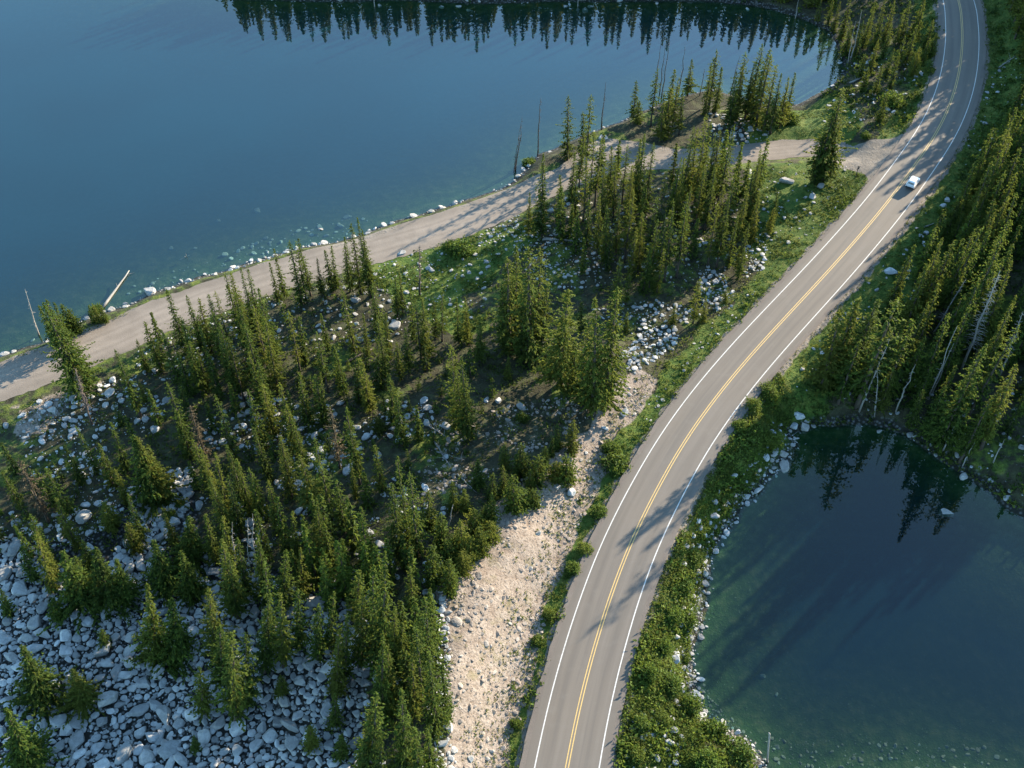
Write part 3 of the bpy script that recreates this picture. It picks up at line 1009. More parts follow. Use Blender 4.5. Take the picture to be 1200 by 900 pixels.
for q in ROCKS:
    q['z'] = float(hz(q['x'], q['y']))
    q['px'], q['py'] = to_px(q['x'], q['y'], q['z'])
    q['size'] = 2 * q['r'] * FPX / (q['y'] * CP - (q['z'] - HCAM) * SP)
    q['sx'], q['sy'], q['sz'] = R_.uniform(.85, 1.3), R_.uniform(.6, 1.0), R_.uniform(.45, .75)
    q['rz'] = R_.uniform(0, 6.28)
    q['tilt'] = R_.normal(0, .14, 2)
SPECIAL = {'tall upright slab of grey granite between two small dark firs': (.75, .7, 1.5, 1.5), 'long tilted granite slab, the longest block of the boulder field': (1.25, .6, .8, .75),
           'long bright white boulder in the forest clearing': (1.2, .5, .6, .15), 'white oblong boulder in front of the tall twin spruces': (1.2, .6, .7, -.75),
           'long grey slab lying below the pale pink tipped block': (1.25, .55, .6, -.6), 'pale upright boulder where the tan slope meets the forest': (.8, 1.0, 1.0, .5),
           'long low greenish grey slab right of the long tilted slab': (1.2, .6, .5, .4), 'angular slab leaning right of the long low greenish slab': (1.2, .65, .6, -.9),
           'pale three cornered slab just breaking the pond surface': (1.0, .75, .5, .0)}


def place_rock_matrix(q):
    a, (tx, ty) = q['rz'], q['tilt']
    c, s = math.cos(a), math.sin(a)
    Rz = np.array([[c, -s, 0], [s, c, 0], [0, 0, 1]])
    Rx = np.array([[1, 0, 0], [0, math.cos(tx), -math.sin(tx)], [0, math.sin(tx), math.cos(tx)]])
    Ry = np.array([[math.cos(ty), 0, math.sin(ty)], [0, 1, 0], [-math.sin(ty), 0, math.cos(ty)]])
    return Rz @ Ry @ Rx @ np.diag([q['sx'], q['sy'], q['sz']]) * q['r']


def in_view(q, m=8):
    return -m < q['px'] < 1200 + m and -m < q['py'] < 900 + m


order = sorted(ROCKS, key=lambda q: -(q['size'] + (1000 if q.get('label') else 0)) if in_view(q) else 0)
SINGLES, REST = order[:290], order[290:]
ROCK_ME = {}
for i, q in enumerate(SINGLES):
    key = (i % len(BIG), q['kind'])
    if key not in ROCK_ME:
        v, f = BIG[key[0]]
        me = mesh_np('boulder', v, f, M[q['kind']], False)
        ROCK_ME[key] = me
    o = link('boulder', ROCK_ME[key])
    if q.get('label') in SPECIAL:
        q['sx'], q['sy'], q['sz'], q['rz'] = SPECIAL[q['label']]
    o.scale = (q['sx'] * q['r'], q['sy'] * q['r'], q['sz'] * q['r'])
    o.rotation_euler = (q['tilt'][0], q['tilt'][1], q['rz'])
    z = q['z'] + q['sz'] * q['r'] * .22
    if q['zone'] == 'pond' and q['size'] > 14:
        z = POND - q['sz'] * q['r'] * .45
    elif q['zone'] == 'lake':
        z = min(z, LAKE - .5 * q['r']) if 'clear of' not in (q.get('label') or '') else LAKE
    o.location = (q['x'], q['y'], z)
    q['obj'] = o


def rock_mass(name, label, kinds, zones):
    V, Fc, T = [], [], []
    off = 0
    for q in REST:
        if q['kind'] not in kinds or q['zone'] not in zones:
            continue
        v, f = (SMALL if q['size'] > 3.2 else TINY)[int(R_.integers(8))]
        p = v @ place_rock_matrix(q).T + (q['x'], q['y'], q['z'] + q['sz'] * q['r'] * (.0 if q['kind'] == 'tan' else .25))
        V.append(p)
        Fc.append(f + off)
        T.append(np.full(len(v), R_.random()))
        off += len(v)
    if V:
        me = mesh_np(name, np.vstack(V), np.vstack(Fc), M[kinds[0]], False, {'tint': ('POINT', 'FLOAT', np.concatenate(T))})
        tag(link(name, me), label, None, None, 'stuff')


rock_mass('field_rubble', 'grey granite rubble filling the shaded boulder field', ('rock',), ('boulder field',))
rock_mass('forest_rubble', 'small grey stones strewn between the trees', ('rock',), ('forest', 'verge', 'scree', 'bowl', 'right bank', 'far pond shore', 'pond shore', 'junction', 'lake', 'lake shore'))
rock_mass('pale_stones', 'small white stones along shores and clearings', ('pale',), ('forest', 'verge', 'scree', 'bowl', 'right bank', 'far pond shore', 'pond shore', 'junction', 'lake shore', 'meadow', 'upper wood', 'far shore', 'lake'))
rock_mass('tan_rubble', 'tan stones scattered over the bare sunlit slope', ('tan',), ('scree', 'pond'))
print('ROCKS', len(ROCKS), 'singles', len(SINGLES), 'min size px', round(SINGLES[-1]['size'], 1))
# ------------------------------------------------------------------ trees


def frond_mesh(name, H, rmax, z0, seed, mat, level=.32, clump=.42, droop=.28, rag=.25, power=.85, gaps=.12, per=7, lean=0.0):
    """conifer crown: whorls of drooping branches, each a run of small needle sprays"""
    r = np.random.default_rng(seed)
    C, Dr, S, Tn = [], [], [], []
    z = z0
    az0 = r.uniform(0, 6.28)
    lob = r.uniform(.75, 1.2, 9)
    while z < H - .25:
        t = (z - z0) / (H - z0)
        env = rmax * (1 - t) ** power * (1 - .35 * math.exp(-t * 9)) + .10
        n = max(4, int(per * (.45 + .55 * (1 - t))) + int(r.integers(-1, 2)))
        wh = 1 + rag * r.normal()
        for k in range(n):
            if r.random() < gaps:
                continue
            a = az0 + 6.283 * k / n + r.normal() * .22 + z * 1.7
            q = (a % 6.283) / 6.283 * 9
            L = env * max(.35, wh * (1 + rag * .8 * r.normal())) * lob[int(q) % 9]
            nb = max(2, int(L / (clump * .52)))
            for j in range(nb):
                u = (j + .6 + r.normal() * .2) / nb
                rr = L * (.18 + .82 * u)
                zz = z - droop * L * u + .16 * L * u * u + r.normal() * .06
                w = clump * (1.0 - .35 * u) * r.uniform(.75, 1.25) * (.6 + .4 * (1 - t))
                C.append((rr * math.cos(a) + r.normal() * .07, rr * math.sin(a) + r.normal() * .07, zz))
                Dr.append(a + r.normal() * .5)
                S.append(w)
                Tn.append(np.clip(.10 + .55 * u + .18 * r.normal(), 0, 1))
        z += level * r.uniform(.7, 1.3) * (.75 + .5 * (1 - t))
    for k in range(5):       # leader
        C.append((0, 0, H - .12 - .16 * k)); Dr.append(k * 2.1); S.append(.16 + .03 * k); Tn.append(.6)
    C, Dr, S, Tn = np.array(C), np.array(Dr), np.array(S), np.array(Tn)
    n = len(C)
    # each spray: two crossed kites pointing outward, tilted downward
    fw = np.stack([np.cos(Dr), np.sin(Dr), r.normal(-.25, .35, n)], -1)
    fw /= np.linalg.norm(fw, axis=1)[:, None]
    sd_ = np.cross(fw, np.array([0, 0, 1.0]) + r.normal(0, .5, (n, 3)))
    sd_ /= np.linalg.norm(sd_, axis=1)[:, None]
    up = np.cross(sd_, fw)
    s = S[:, None]
    k1 = np.stack([C - fw * s * .55, C + sd_ * s * .40 - up * s * .12, C + fw * s * 1.0 - up * s * .15, C - sd_ * s * .40 - up * s * .12], 1)
    k2 = np.stack([C - fw * s * .45, C - up * s * .42 + fw * s * .1, C + fw * s * .7 - up * s * .15, C + up * s * .38 + fw * s * .05], 1)
    V = np.concatenate([k1, k2], 1).reshape(-1, 3)
    V[:, 0] += lean * V[:, 2] ** 1.5 / H ** .5
    i = np.arange(n)[:, None] * 8
    F = np.concatenate([i + np.array([[0, 1, 2, 3]]), i + np.array([[4, 5, 6, 7]])])
    tint = np.repeat(Tn, 8)
    return mesh_np(name, V, F, mat, False, {'tint': ('POINT', 'FLOAT', tint)})


def tube(path, radii, sides=6):
    path, radii = np.asarray(path, float), np.asarray(radii, float)
    n = len(path)
    t = np.gradient(path, axis=0)
    t /= np.linalg.norm(t, axis=1)[:, None] + 1e-9
    ref = np.array([0.0, 1, 0]) if abs(t[0, 2]) > .8 else np.array([0, 0, 1.0])
    a = np.cross(t, ref)
    a /= np.linalg.norm(a, axis=1)[:, None]
    b = np.cross(t, a)
    th = np.linspace(0, 2 * math.pi, sides, endpoint=False)
    V = path[:, None] + radii[:, None, None] * (np.cos(th)[None, :, None] * a[:, None] + np.sin(th)[None, :, None] * b[:, None])
    i = np.arange(n * sides).reshape(n, sides)
    j = np.roll(i, -1, 1)
    F = np.stack([i[:-1], j[:-1], j[1:], i[1:]], -1).reshape(-1, 4)
    caps = [np.array([i[0][::-1]]), np.array([i[-1]])]
    return V.reshape(-1, 3), F, caps


def trunk_mesh(name, H, r0, mat, seed, lean=0.0, top=.9):
    r = np.random.default_rng(seed)
    zz = np.linspace(-.4, H * top, 9)
    p = np.stack([np.cumsum(r.normal(0, .02, 9)) * H * .06 + lean * np.maximum(zz, 0) ** 1.5 / H ** .5, np.cumsum(r.normal(0, .02, 9)) * H * .06, zz], -1)
    rad = r0 * (1 - np.clip(zz / H, 0, 1)) ** .8 + .015
    rad[0] *= 1.35
    V, F, caps = tube(p, rad, 7)
    return mesh_np(name, V, [F] + caps, mat, True), p


PROTO = {}
KINDS_T = {   # height class -> list of variants
    'tall': [(15.5, 1.95, 1.0, .80, .16, 8), (16, 1.65, 2.4, .85, .22, 7), (15, 2.1, .8, .95, .12, 9), (17, 1.75, 1.6, .7, .2, 8), (14.5, 1.75, 3.4, .75, .28, 7), (16, 2.0, 1.4, .9, .2, 8), (15, 1.45, 2.0, .65, .15, 8), (17.5, 1.9, 3.0, 1.05, .25, 8), (14, 1.6, .6, .6, .3, 7)],
    'mid': [(10, 1.5, .5, .85, .12, 8), (10.5, 1.2, .9, .9, .18, 7), (9.5, 1.65, .4, 1.0, .1, 9), (11, 1.3, 1.5, .75, .22, 7), (10, 1.35, .6, .7, .15, 8), (9, 1.0, .5, .7, .1, 8), (10.5, 1.6, 1.2, 1.1, .2, 8), (11.5, 1.2, .3, .95, .12, 8)],
    'young': [(5, 1.15, .1, .9, .06, 9), (5.5, .95, .2, .85, .1, 8), (4.6, 1.3, .05, .75, .05, 10), (5.2, 1.05, .15, 1.0, .1, 9)],
    'round': [(3.2, 1.35, .05, .5, .04, 11), (3.0, 1.2, .05, .45, .04, 11)],
    'skirt': [(9, 2.4, .05, 1.2, .03, 13), (8.6, 2.2, .05, 1.3, .03, 13)],
    'ragged': [(14, 1.5, 2.8, .6, .42, 6), (13, 1.3, 3.5, .55, .45, 6)],
}
for kd, lst in KINDS_T.items():
    PROTO[kd] = []
    for i, (h, rm, z0, pw, gp, per) in enumerate(lst):
        sd0 = 1000 + 17 * i + 131 * len(PROTO)
        small = kd in ('young', 'round')
        ln = (.012 if i % 2 else -.008) if kd != 'round' else 0
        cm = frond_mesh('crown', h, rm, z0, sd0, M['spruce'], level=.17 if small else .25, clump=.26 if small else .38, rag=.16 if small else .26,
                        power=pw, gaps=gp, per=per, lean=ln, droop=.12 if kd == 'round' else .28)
        tm, _ = trunk_mesh('trunk', h, {'tall': .24, 'mid': .15, 'young': .08, 'round': .06, 'skirt': .16, 'ragged': .2}[kd], M['bark'], sd0, ln)
        PROTO[kd].append((h, cm, tm))
LOW = {}
for kd in ('tall', 'mid', 'young'):
    LOW[kd] = []
    for i, (h, rm, z0, pw, gp, per) in enumerate(KINDS_T[kd][:3]):
        LOW[kd].append((h, frond_mesh('crown', h, rm, z0, 5000 + i + 10 * len(kd), M['spruce'], level=.5, clump=.75 if kd != 'young' else .4, rag=.25, power=pw, gaps=.1, per=7), PROTO[kd][i][2]))
brown_crown = frond_mesh('crown', 13, 1.35, 2.2, 77, M['brownleaf'], gaps=.4, per=7, power=.6, rag=.35)
brown_trunk, _ = trunk_mesh('trunk', 13, .2, M['bark'], 78)

TREES = []


def place_tree(px, py, L=None, kind='tall', var=None, zone='', base=None, h=None, wid=None, label=None, brown=False):
    """tree whose tip is seen at a photo pixel, about L photo pixels tall in the picture"""
    if base is None:
        lean_ = .3 * float(sstep(500, 740, py) * sstep(560, 380, px))
        sl_ = (600 - px) / (1647.0 - py) - lean_
        L0 = L
        for k_ in range(31):
            L = L0 * (1 + .025 * ((k_ + 1) // 2) * (-1) ** k_) if k_ < 30 else L0
            bx, by = px + sl_ * L, py + L
            x, y, z = (float(a) for a in ground(bx, by))
            if f_pond(x, y) < -.7 and f_lake(x, y) < -.3 and f_road(x, y) > 6.2:
                break
        hh = L / 5.2
        for _ in range(12):
            hh *= 1 + .9 * ((to_px(x, y, z)[1] - py) / (to_px(x, y, z)[1] - to_px(x, y, z + hh)[1]) - 1)
        h = hh
        u_ = (px - 600) / FPX
        tilt = math.atan2(u_ * (y * CP - (z + h - HCAM) * SP) - x, h)
    else:
        x, y = base
        tilt = 0.0
        z = float(hz(x, y))
    TREES.append(dict(x=x, y=y, z=z, h=h, kind=kind, var=var, zone=zone, wid=wid, label=label, brown=brown, tilt=tilt))


# (tip x, tip y, height in photo px), read off the photo, by stand
ST = {}
ST['lake shore'] = [(45, 354, 50), (52, 351, 58), (60, 354, 45), (71, 356, 35), (79, 361, 28), (103, 358, 20), (108, 354, 24), (116, 355, 22),
                    (746, 95, 45), (750, 116, 28), (770, 78, 70), (789, 80, 55), (795, 90, 66), (785, 100, 62), (803, 103, 55), (780, 108, 60), (812, 67, 38), (841, 57, 70), (847, 75, 55),
                    (835, 74, 60), (877, 59, 80), (871, 75, 70), (865, 82, 70), (891, 50, 88), (897, 53, 90), (885, 72, 70), (902, 62, 85), (910, 75, 78), (917, 85, 72), (932, 85, 58),
                    (926, 90, 60), (922, 108, 36), (668, 112, 75), (692, 110, 88), (686, 130, 60)]
ST['roadside pair'] = [(53, 353, 112), (62, 358, 98)]
ST['dirt road stand'] = [(169, 372, 60), (160, 397, 35), (136, 410, 72), (196, 337, 75), (220, 347, 65), (231, 350, 60), (242, 347, 70), (252, 340, 72), (265, 320, 80), (272, 317, 75), (283, 312, 85),
                         (288, 315, 78), (281, 360, 80), (296, 355, 80), (259, 377, 82), (254, 385, 70), (241, 410, 55), (207, 410, 50), (230, 410, 45), (266, 395, 68), (217, 400, 58), (190, 385, 60),
                         (275, 340, 75), (302, 330, 88), (247, 365, 68), (289, 380, 74), (307, 375, 80), (302, 420, 60), (212, 372, 60), (232, 382, 60), (292, 410, 60)]
ST['road bend'] = [(322, 291, 58), (317, 305, 50), (339, 279, 78), (346, 282, 74), (352, 277, 70), (370, 302, 45), (382, 291, 50), (387, 289, 50), (401, 276, 66), (412, 259, 85), (422, 250, 98), (427, 268, 80)]
ST['clearing'] = [(404, 335, 80), (460, 317, 55), (467, 317, 50), (514, 335, 65), (535, 347, 55), (546, 347, 55), (436, 332, 60), (480, 340, 60), (487, 350, 72), (494, 350, 70), (337, 362, 75),
                  (346, 367, 60), (372, 390, 70), (377, 365, 45), (445, 372, 80), (437, 397, 60), (450, 365, 55), (475, 385, 50), (465, 400, 45), (425, 367, 50), (425, 420, 55), (415, 432, 40),
                  (396, 416, 45), (350, 435, 60), (561, 370, 55), (531, 402, 98), (546, 417, 100), (455, 440, 58), (370, 437, 60), (595, 417, 28), (508, 350, 45), (540, 430, 80)]
ST['centre giants'] = [(622, 285, 138), (603, 287, 112), (631, 290, 122), (662, 327, 124), (721, 342, 138), (705, 352, 132), (597, 302, 110)]
ST['centre giants small'] = [(686, 380, 88), (677, 397, 60), (682, 352, 40), (727, 300, 70), (737, 317, 40), (736, 365, 25), (636, 330, 85), (612, 350, 70), (640, 400, 40), (592, 330, 75)]
ST['shaded wood'] = [(744, 267, 60), (770, 257, 80), (782, 247, 88), (792, 230, 100), (807, 227, 98), (842, 237, 75), (855, 225, 88), (864, 252, 60), (876, 262, 58), (892, 225, 60), (705, 225, 75),
                     (690, 230, 60), (740, 222, 85), (770, 230, 70), (875, 222, 68), (853, 335, 20), (872, 290, 38), (821, 325, 54), (829, 347, 30), (792, 355, 25), (760, 285, 60), (776, 290, 55), (715, 240, 70), (755, 250, 70), (728, 235, 70)]
ST['upper wood'] = [(696, 152, 90), (702, 162, 80), (672, 175, 60), (636, 180, 98), (682, 150, 70), (720, 170, 75), (735, 170, 70), (755, 155, 94), (748, 162, 85), (765, 168, 80), (795, 180, 88),
                    (803, 185, 80), (812, 147, 88), (831, 132, 108), (846, 150, 90), (857, 145, 98), (842, 155, 85), (895, 172, 80), (820, 150, 85), (890, 182, 78), (883, 200, 68), (807, 217, 75), (863, 200, 78),
                    (850, 217, 60), (724, 185, 70), (688, 185, 75), (710, 190, 80), (742, 195, 75), (780, 200, 75), (825, 190, 75), (838, 195, 75), (676, 195, 60), (658, 205, 55), (620, 225, 50)]
ST['junction'] = [(990, 103, 108), (977, 130, 82), (907, 243, 30), (913, 223, 38), (967, 160, 55), (984, 150, 62), (885, 240, 34)]
ST['upper right clump'] = [(985, 0, 45), (978, -5, 40), (965, -8, 38), (992, 10, 48), (1000, 25, 48), (1005, 45, 45), (996, 40, 40), (1018, 78, 30), (1000, -8, 55), (1028, 0, 52), (1022, 12, 45), (1040, -5, 58), (1085, 0, 48), (1075, 28, 50), (1082, -5, 50), (1060, 10, 45), (1055, 62, 44), (1047, 55, 40), (1095, 22, 36), (1040, 108, 34),
                           (1035, 18, 40), (1090, 42, 34), (1098, 37, 30), (1007, 40, 40), (1012, 22, 45), (1050, 0, 50), (1068, 0, 50), (1062, 40, 40), (1030, 45, 40), (1080, 55, 34), (1045, 28, 40), (1035, 75, 36), (1015, 60, 32)]
ST['right forest upper'] = [(1191, 124, 60), (1196, 127, 55), (1187, 140, 55), (1182, 147, 58), (1170, 150, 50), (1160, 170, 50), (1187, 160, 60), (1172, 175, 58), (1155, 178, 45), (1145, 192, 42), (1165, 190, 58), (1198, 170, 60),
                            (1127, 227, 35), (1129, 250, 30), (1165, 249, 50), (1178, 200, 60), (1190, 200, 60), (1160, 215, 50), (1150, 225, 45), (1182, 225, 55), (1197, 225, 60), (1140, 215, 35), (1170, 232, 52)]
ST['right forest'] = [(1146, 260, 75), (1140, 270, 70), (1107, 272, 68), (1115, 280, 60), (1071, 282, 58), (1182, 257, 62), (1180, 272, 88), (1165, 310, 60), (1122, 295, 60), (1140, 302, 66), (1177, 340, 70),
                      (1010, 345, 64), (1002, 352, 62), (991, 360, 58), (1025, 347, 64), (1030, 365, 50), (1050, 345, 84), (1007, 397, 48), (1115, 367, 60), (1140, 362, 60), (1155, 397, 80), (1150, 407, 72),
                      (1175, 401, 80), (1182, 417, 95), (1072, 425, 54), (1120, 425, 60), (1092, 428, 44), (1197, 427, 88), (1062, 300, 50), (1090, 310, 55), (1105, 330, 60), (1128, 335, 62), (1152, 330, 66), (1190, 310, 70),
                      (1085, 350, 55), (1070, 372, 55), (1095, 385, 60), (1040, 395, 55), (1060, 400, 55), (1130, 395, 60), (1188, 370, 75), (1165, 370, 70), (1195, 345, 75), (1103, 305, 50), (1160, 467, 72), (1199, 480, 60), (1085, 455, 42), (1140, 450, 60), (1172, 455, 60), (1110, 450, 55), (1050, 430, 46), (1020, 425, 42)]
ST['lower forest'] = [(222, 477, 55), (195, 445, 72), (253, 460, 70), (89, 497, 50), (125, 495, 50), (151, 507, 58), (160, 507, 55), (131, 470, 25), (162, 447, 20), (2, 550, 40), (22, 542, 60), (57, 545, 50), (65, 580, 55),
                      (35, 602, 48), (45, 620, 50), (95, 632, 34), (87, 650, 34), (226, 510, 60), (236, 520, 60), (267, 520, 70), (247, 535, 60), (250, 557, 68), (265, 557, 64), (277, 537, 60), (147, 580, 48), (134, 550, 34),
                      (180, 628, 45), (260, 605, 60), (280, 630, 60), (305, 445, 55), (327, 447, 60), (350, 440, 55), (370, 440, 52), (425, 421, 52), (466, 462, 50), (385, 475, 64), (407, 477, 80), (324, 510, 64), (354, 527, 60),
                      (370, 515, 88), (440, 520, 50), (410, 536, 42), (469, 542, 90), (479, 545, 94), (460, 562, 80), (369, 587, 70), (317, 565, 50), (326, 585, 60), (427, 589, 58), (325, 637, 68), (352, 645, 50), (302, 625, 70),
                      (420, 662, 60), (591, 521, 25), (335, 470, 52), (290, 455, 60), (205, 480, 50), (112, 520, 45), (75, 520, 40), (300, 500, 56), (345, 490, 50), (290, 540, 58), (300, 590, 58), (395, 560, 56), (385, 610, 52), (340, 600, 52), (172, 520, 45)]
ST['ridge'] = [(446, 645, 112), (440, 660, 90), (500, 690, 84), (482, 660, 42), (469, 717, 55), (492, 725, 78), (508, 770, 74), (450, 742, 80), (460, 757, 60), (436, 810, 85), (430, 835, 64), (476, 810, 80), (502, 852, 50), (517, 882, 30),
               (307, 695, 70), (330, 685, 74), (315, 660, 78), (390, 690, 54), (400, 737, 58), (395, 812, 30), (458, 892, 20), (425, 690, 70), (485, 760, 60), (462, 700, 70), (520, 780, 50), (410, 720, 60), (447, 860, 60), (490, 850, 60), (350, 680, 62), (375, 700, 56)]
ST['ridge young'] = [(654, 495, 30), (672, 492, 38), (610, 517, 40), (639, 521, 25), (621, 549, 25), (602, 555, 44), (647, 512, 22), (577, 577, 34), (540, 610, 45), (530, 560, 35), (575, 552, 34), (560, 540, 30), (500, 575, 44), (515, 600, 40), (505, 640, 46), (525, 655, 40), (545, 570, 30), (590, 545, 34)]
ST['ridge round'] = [(630, 532, 34), (651, 540, 22), (665, 532, 32), (625, 572, 20), (555, 597, 30), (525, 632, 28), (562, 617, 32), (548, 628, 26), (540, 645, 24), (535, 625, 24), (442, 488, 18), (570, 590, 24), (612, 572, 22), (575, 610, 22)]
ST['field firs'] = [(60, 700, 26), (118, 735, 22), (330, 790, 24), (365, 850, 26), (225, 860, 20), (150, 610, 36), (120, 585, 34), (25, 640, 40), (400, 860, 28), (167, 680, 82), (200, 698, 62), (29, 752, 58), (85, 782, 34), (2, 825, 68), (246, 686, 85), (270, 735, 110), (286, 735, 90), (257, 735, 70), (232, 780, 55), (261, 627, 92), (268, 645, 80), (40, 630, 62), (75, 640, 58), (108, 640, 56),
                    (135, 650, 44), (0, 690, 30), (195, 600, 40), (210, 605, 44), (215, 640, 50), (240, 600, 60)]
SKIRT = {(167, 680), (200, 698), (29, 752), (85, 782), (2, 825), (108, 640), (75, 640), (135, 650), (151, 507), (160, 507), (210, 605), (215, 640), (180, 628)}
n_rag = 0
for zn, lst in ST.items():
    for (tx, ty, L) in lst:
        kd = 'tall' if L > 62 else ('mid' if L > 36 else 'young')
        if zn == 'ridge round':
            kd = 'round'
        elif zn == 'ridge young':
            kd = 'young'
        elif (tx, ty) in SKIRT:
            kd = 'skirt'
        elif kd == 'tall' and R_.random() < .15 and zn not in ('centre giants', 'field firs', 'roadside pair'):
            kd = 'ragged'
        L = L + 10 if kd == 'skirt' else L
        L *= 1.12 if zn == 'right forest' and ty > 405 else {'right forest': 1.58, 'right forest upper': 1.5, 'ridge': 1.32, 'lower forest': 1.15, 'dirt road stand': 1.08}.get(zn, 1.0)
        place_tree(tx, ty, L, kd, var=0 if zn == 'roadside pair' else None, zone=zn, brown=(tx, ty) in {(385, 475), (222, 477), (22, 542), (242, 610)})
# fuller shapes for the big ones
n_listed = len(TREES)


def scatter_trees(poly, n, hlo, hhi, zn, gap=2.0):
    w_ = flat(poly, -2)
    lo, hi = w_.min(0), w_.max(0)
    c = lo + (hi - lo) * R_.random((n * 8, 2))
    c = c[inside(c[:, 0], c[:, 1], w_)]
    k = 0
    for x, y in c:
        if k >= n:
            break
        if f_road(x, y) < 8 or f_track(x, y) < 5.5 or f_lake(x, y) > -.4 or f_pond(x, y) > -.8:
            continue
        if any((t['x'] - x) ** 2 + (t['y'] - y) ** 2 < gap * gap for t in TREES):
            continue
        h = hlo + (hhi - hlo) * R_.random()
        place_tree(0, 0, kind='tall' if h > 11 else ('mid' if h > 6 else 'young'), zone=zn, base=(x, y), h=h)
        k += 1


scatter_trees([(1000, 440), (1120, 300), (1200, 250), (1215, 560), (1120, 520), (1040, 480)], 16, 7, 12, 'fill')
scatter_trees([(1065, 320), (1110, 270), (1215, 200), (1215, 450), (1090, 430)], 60, 8, 14, 'fill', 1.7)
scatter_trees([(1125, 245), (1165, 160), (1215, 120), (1215, 270), (1150, 290)], 34, 7, 12, 'fill', 1.8)
scatter_trees([(640, 200), (900, 190), (880, 290), (760, 330), (650, 320)], 22, 7, 12, 'fill')
scatter_trees([(180, 400), (310, 370), (560, 440), (480, 600), (300, 640), (150, 520)], 44, 2.5, 8, 'fill')
scatter_trees([(300, 440), (520, 430), (600, 470), (480, 560), (330, 560)], 16, 2.5, 6, 'fill')
scatter_trees([(310, 640), (420, 640), (520, 700), (515, 880), (440, 880), (420, 760), (330, 700)], 22, 7, 13, 'fill')
scatter_trees([(-10, 545), (110, 560), (120, 640), (60, 660), (-10, 640)], 18, 3, 8, 'fill', 1.5)
n_fill = len(TREES)
# beyond the picture: the far shore, and the slope to the east whose shade falls on the road
scatter_trees([(230, -40), (300, -16), (560, -12), (880, -10), (960, 8), (985, 20), (990, -40), (600, -60)], 330, 8, 14, 'far shore', 1.4)
scatter_trees([(1000, -30), (1085, -30), (1085, -12), (1000, -12)], 14, 7, 11, 'far shore', 2.2)
scatter_trees([(1205, 130), (1400, 60), (1400, 380), (1205, 480)], 210, 10, 16, 'east slope', 2.3)
scatter_trees([(1195, 130), (1172, -8), (1160, -70), (1320, -110), (1330, 80)], 290, 11, 18, 'east slope', 2.1)
print('TREES listed', n_listed, 'fill', n_fill - n_listed, 'total', len(TREES))
BARE = [((1044, 392), (1007, 482)), ((1030, 425), (1025, 488)), ((1073, 427), (1050, 482)), ((1122, 382), (1087, 468)), ((1172, 317), (1127, 432)), ((1132, 327), (1094, 390)),
        ((1199, 365), (1172, 440)), ((1126, 487), (1105, 528)), ((1142, 519), (1128, 546)), ((1177, 515), (1164, 542)), ((1010, 12), (997, 72))]


def hides_bare(t):
    """does this tree stand in front of one of the bleached trunks that show in the photo"""
    if t['zone'] not in ('right forest', 'fill', 'upper right clump'):
        return False
    u = np.linspace(.25, .97, 8)
    tx, ty = to_px(t['x'], t['y'], t['z'] + t['h'] * u)
    wpx = 1.15 * t['h'] * .11 * (1 - u) * 7.5 + 3
    for (a, b) in BARE:
        sx, sy, _ = ground(*b)
        if t['y'] > sy + .3:
            continue
        for k in np.linspace(.1, .85, 7):
            px, py = b[0] + (a[0] - b[0]) * k, b[1] + (a[1] - b[1]) * k
            if ((np.hypot(tx - px, ty - py) < wpx).any()):
                return True
    return False


n0 = len(TREES)
TREES = [t for t in TREES if not hides_bare(t)]
print('removed in front of bare trunks', n0 - len(TREES))
for t in TREES:
    t['px'], t['py'] = to_px(t['x'], t['y'], t['z'] + t['h'] * .6)
    t['base_px'] = to_px(t['x'], t['y'], t['z'])
    t['size'] = t['h'] * FPX / (t['y'] * CP - (t['z'] - HCAM) * SP)
MASS = {'fill': 'forest_fill', 'far shore': 'far_shore_forest', 'east slope': 'slope_forest'}
mass_parts = {}
NAME_T = {'tall': 'spruce_tree', 'ragged': 'spruce_tree', 'mid': 'fir_tree', 'skirt': 'fir_tree', 'young': 'young_fir', 'round': 'young_fir'}
for t in TREES:
    pr = LOW[t['kind']] if t['zone'] in MASS else PROTO[t['kind']]
    v = int(R_.integers(len(pr))) if t['var'] is None else t['var']
    h0, cm, tm = pr[v]
    s = t['h'] / h0
    wd = t['wid'] or R_.uniform(.85, 1.15)
    if t['zone'] == 'centre giants':
        wd *= 1.3
    elif t['kind'] != 'skirt' and t['zone'] in ('lower forest', 'dirt road stand', 'clearing', 'road bend', 'ridge', 'upper wood', 'shaded wood'):
        wd *= .80 if t['zone'] == 'ridge' else .80
    elif t['zone'] in ('right forest', 'right forest upper'):
        wd *= 1.35 if t['h'] > 10 and t['x'] < flat((1035, 400), 0)[0] and t['zone'] == 'right forest' and t['y'] < 122 else .92
    elif t['zone'] == 'junction' and t['h'] > 9:
        wd *= 1.35
    elif t['zone'] == 'field firs' and t['h'] > 13:
        wd *= .95
    elif t['zone'] == 'roadside pair':
        wd *= 1.25
    elif t['zone'] in ('upper right clump', 'fill'):
        wd *= .85
    wx = min(max(s, .6), 1.5) ** .75 * wd
    t['rz'], t['s'], t['wx'] = R_.uniform(0, 6.28), s, wx
    if t['brown']:
        cm, tm = brown_crown, brown_trunk
        s = t['h'] / 13.0
    if t['zone'] in MASS:
        mass_parts.setdefault(t['zone'], []).append((t, cm, tm, s, wx))
        continue
    root = empty(NAME_T[t['kind']], (t['x'], t['y'], t['z'] - .05), t['rz'])
    root.scale = (wx, wx, s)
    root.rotation_mode = 'QUATERNION'
    root.rotation_quaternion = Quaternion((0, 1, 0), t['tilt'] + R_.normal() * .022) @ Quaternion((1, 0, 0), R_.normal() * .03) @ Quaternion((0, 0, 1), t['rz'])
    link('trunk', tm, root)
    link('crown', cm, root)
    t['obj'] = root


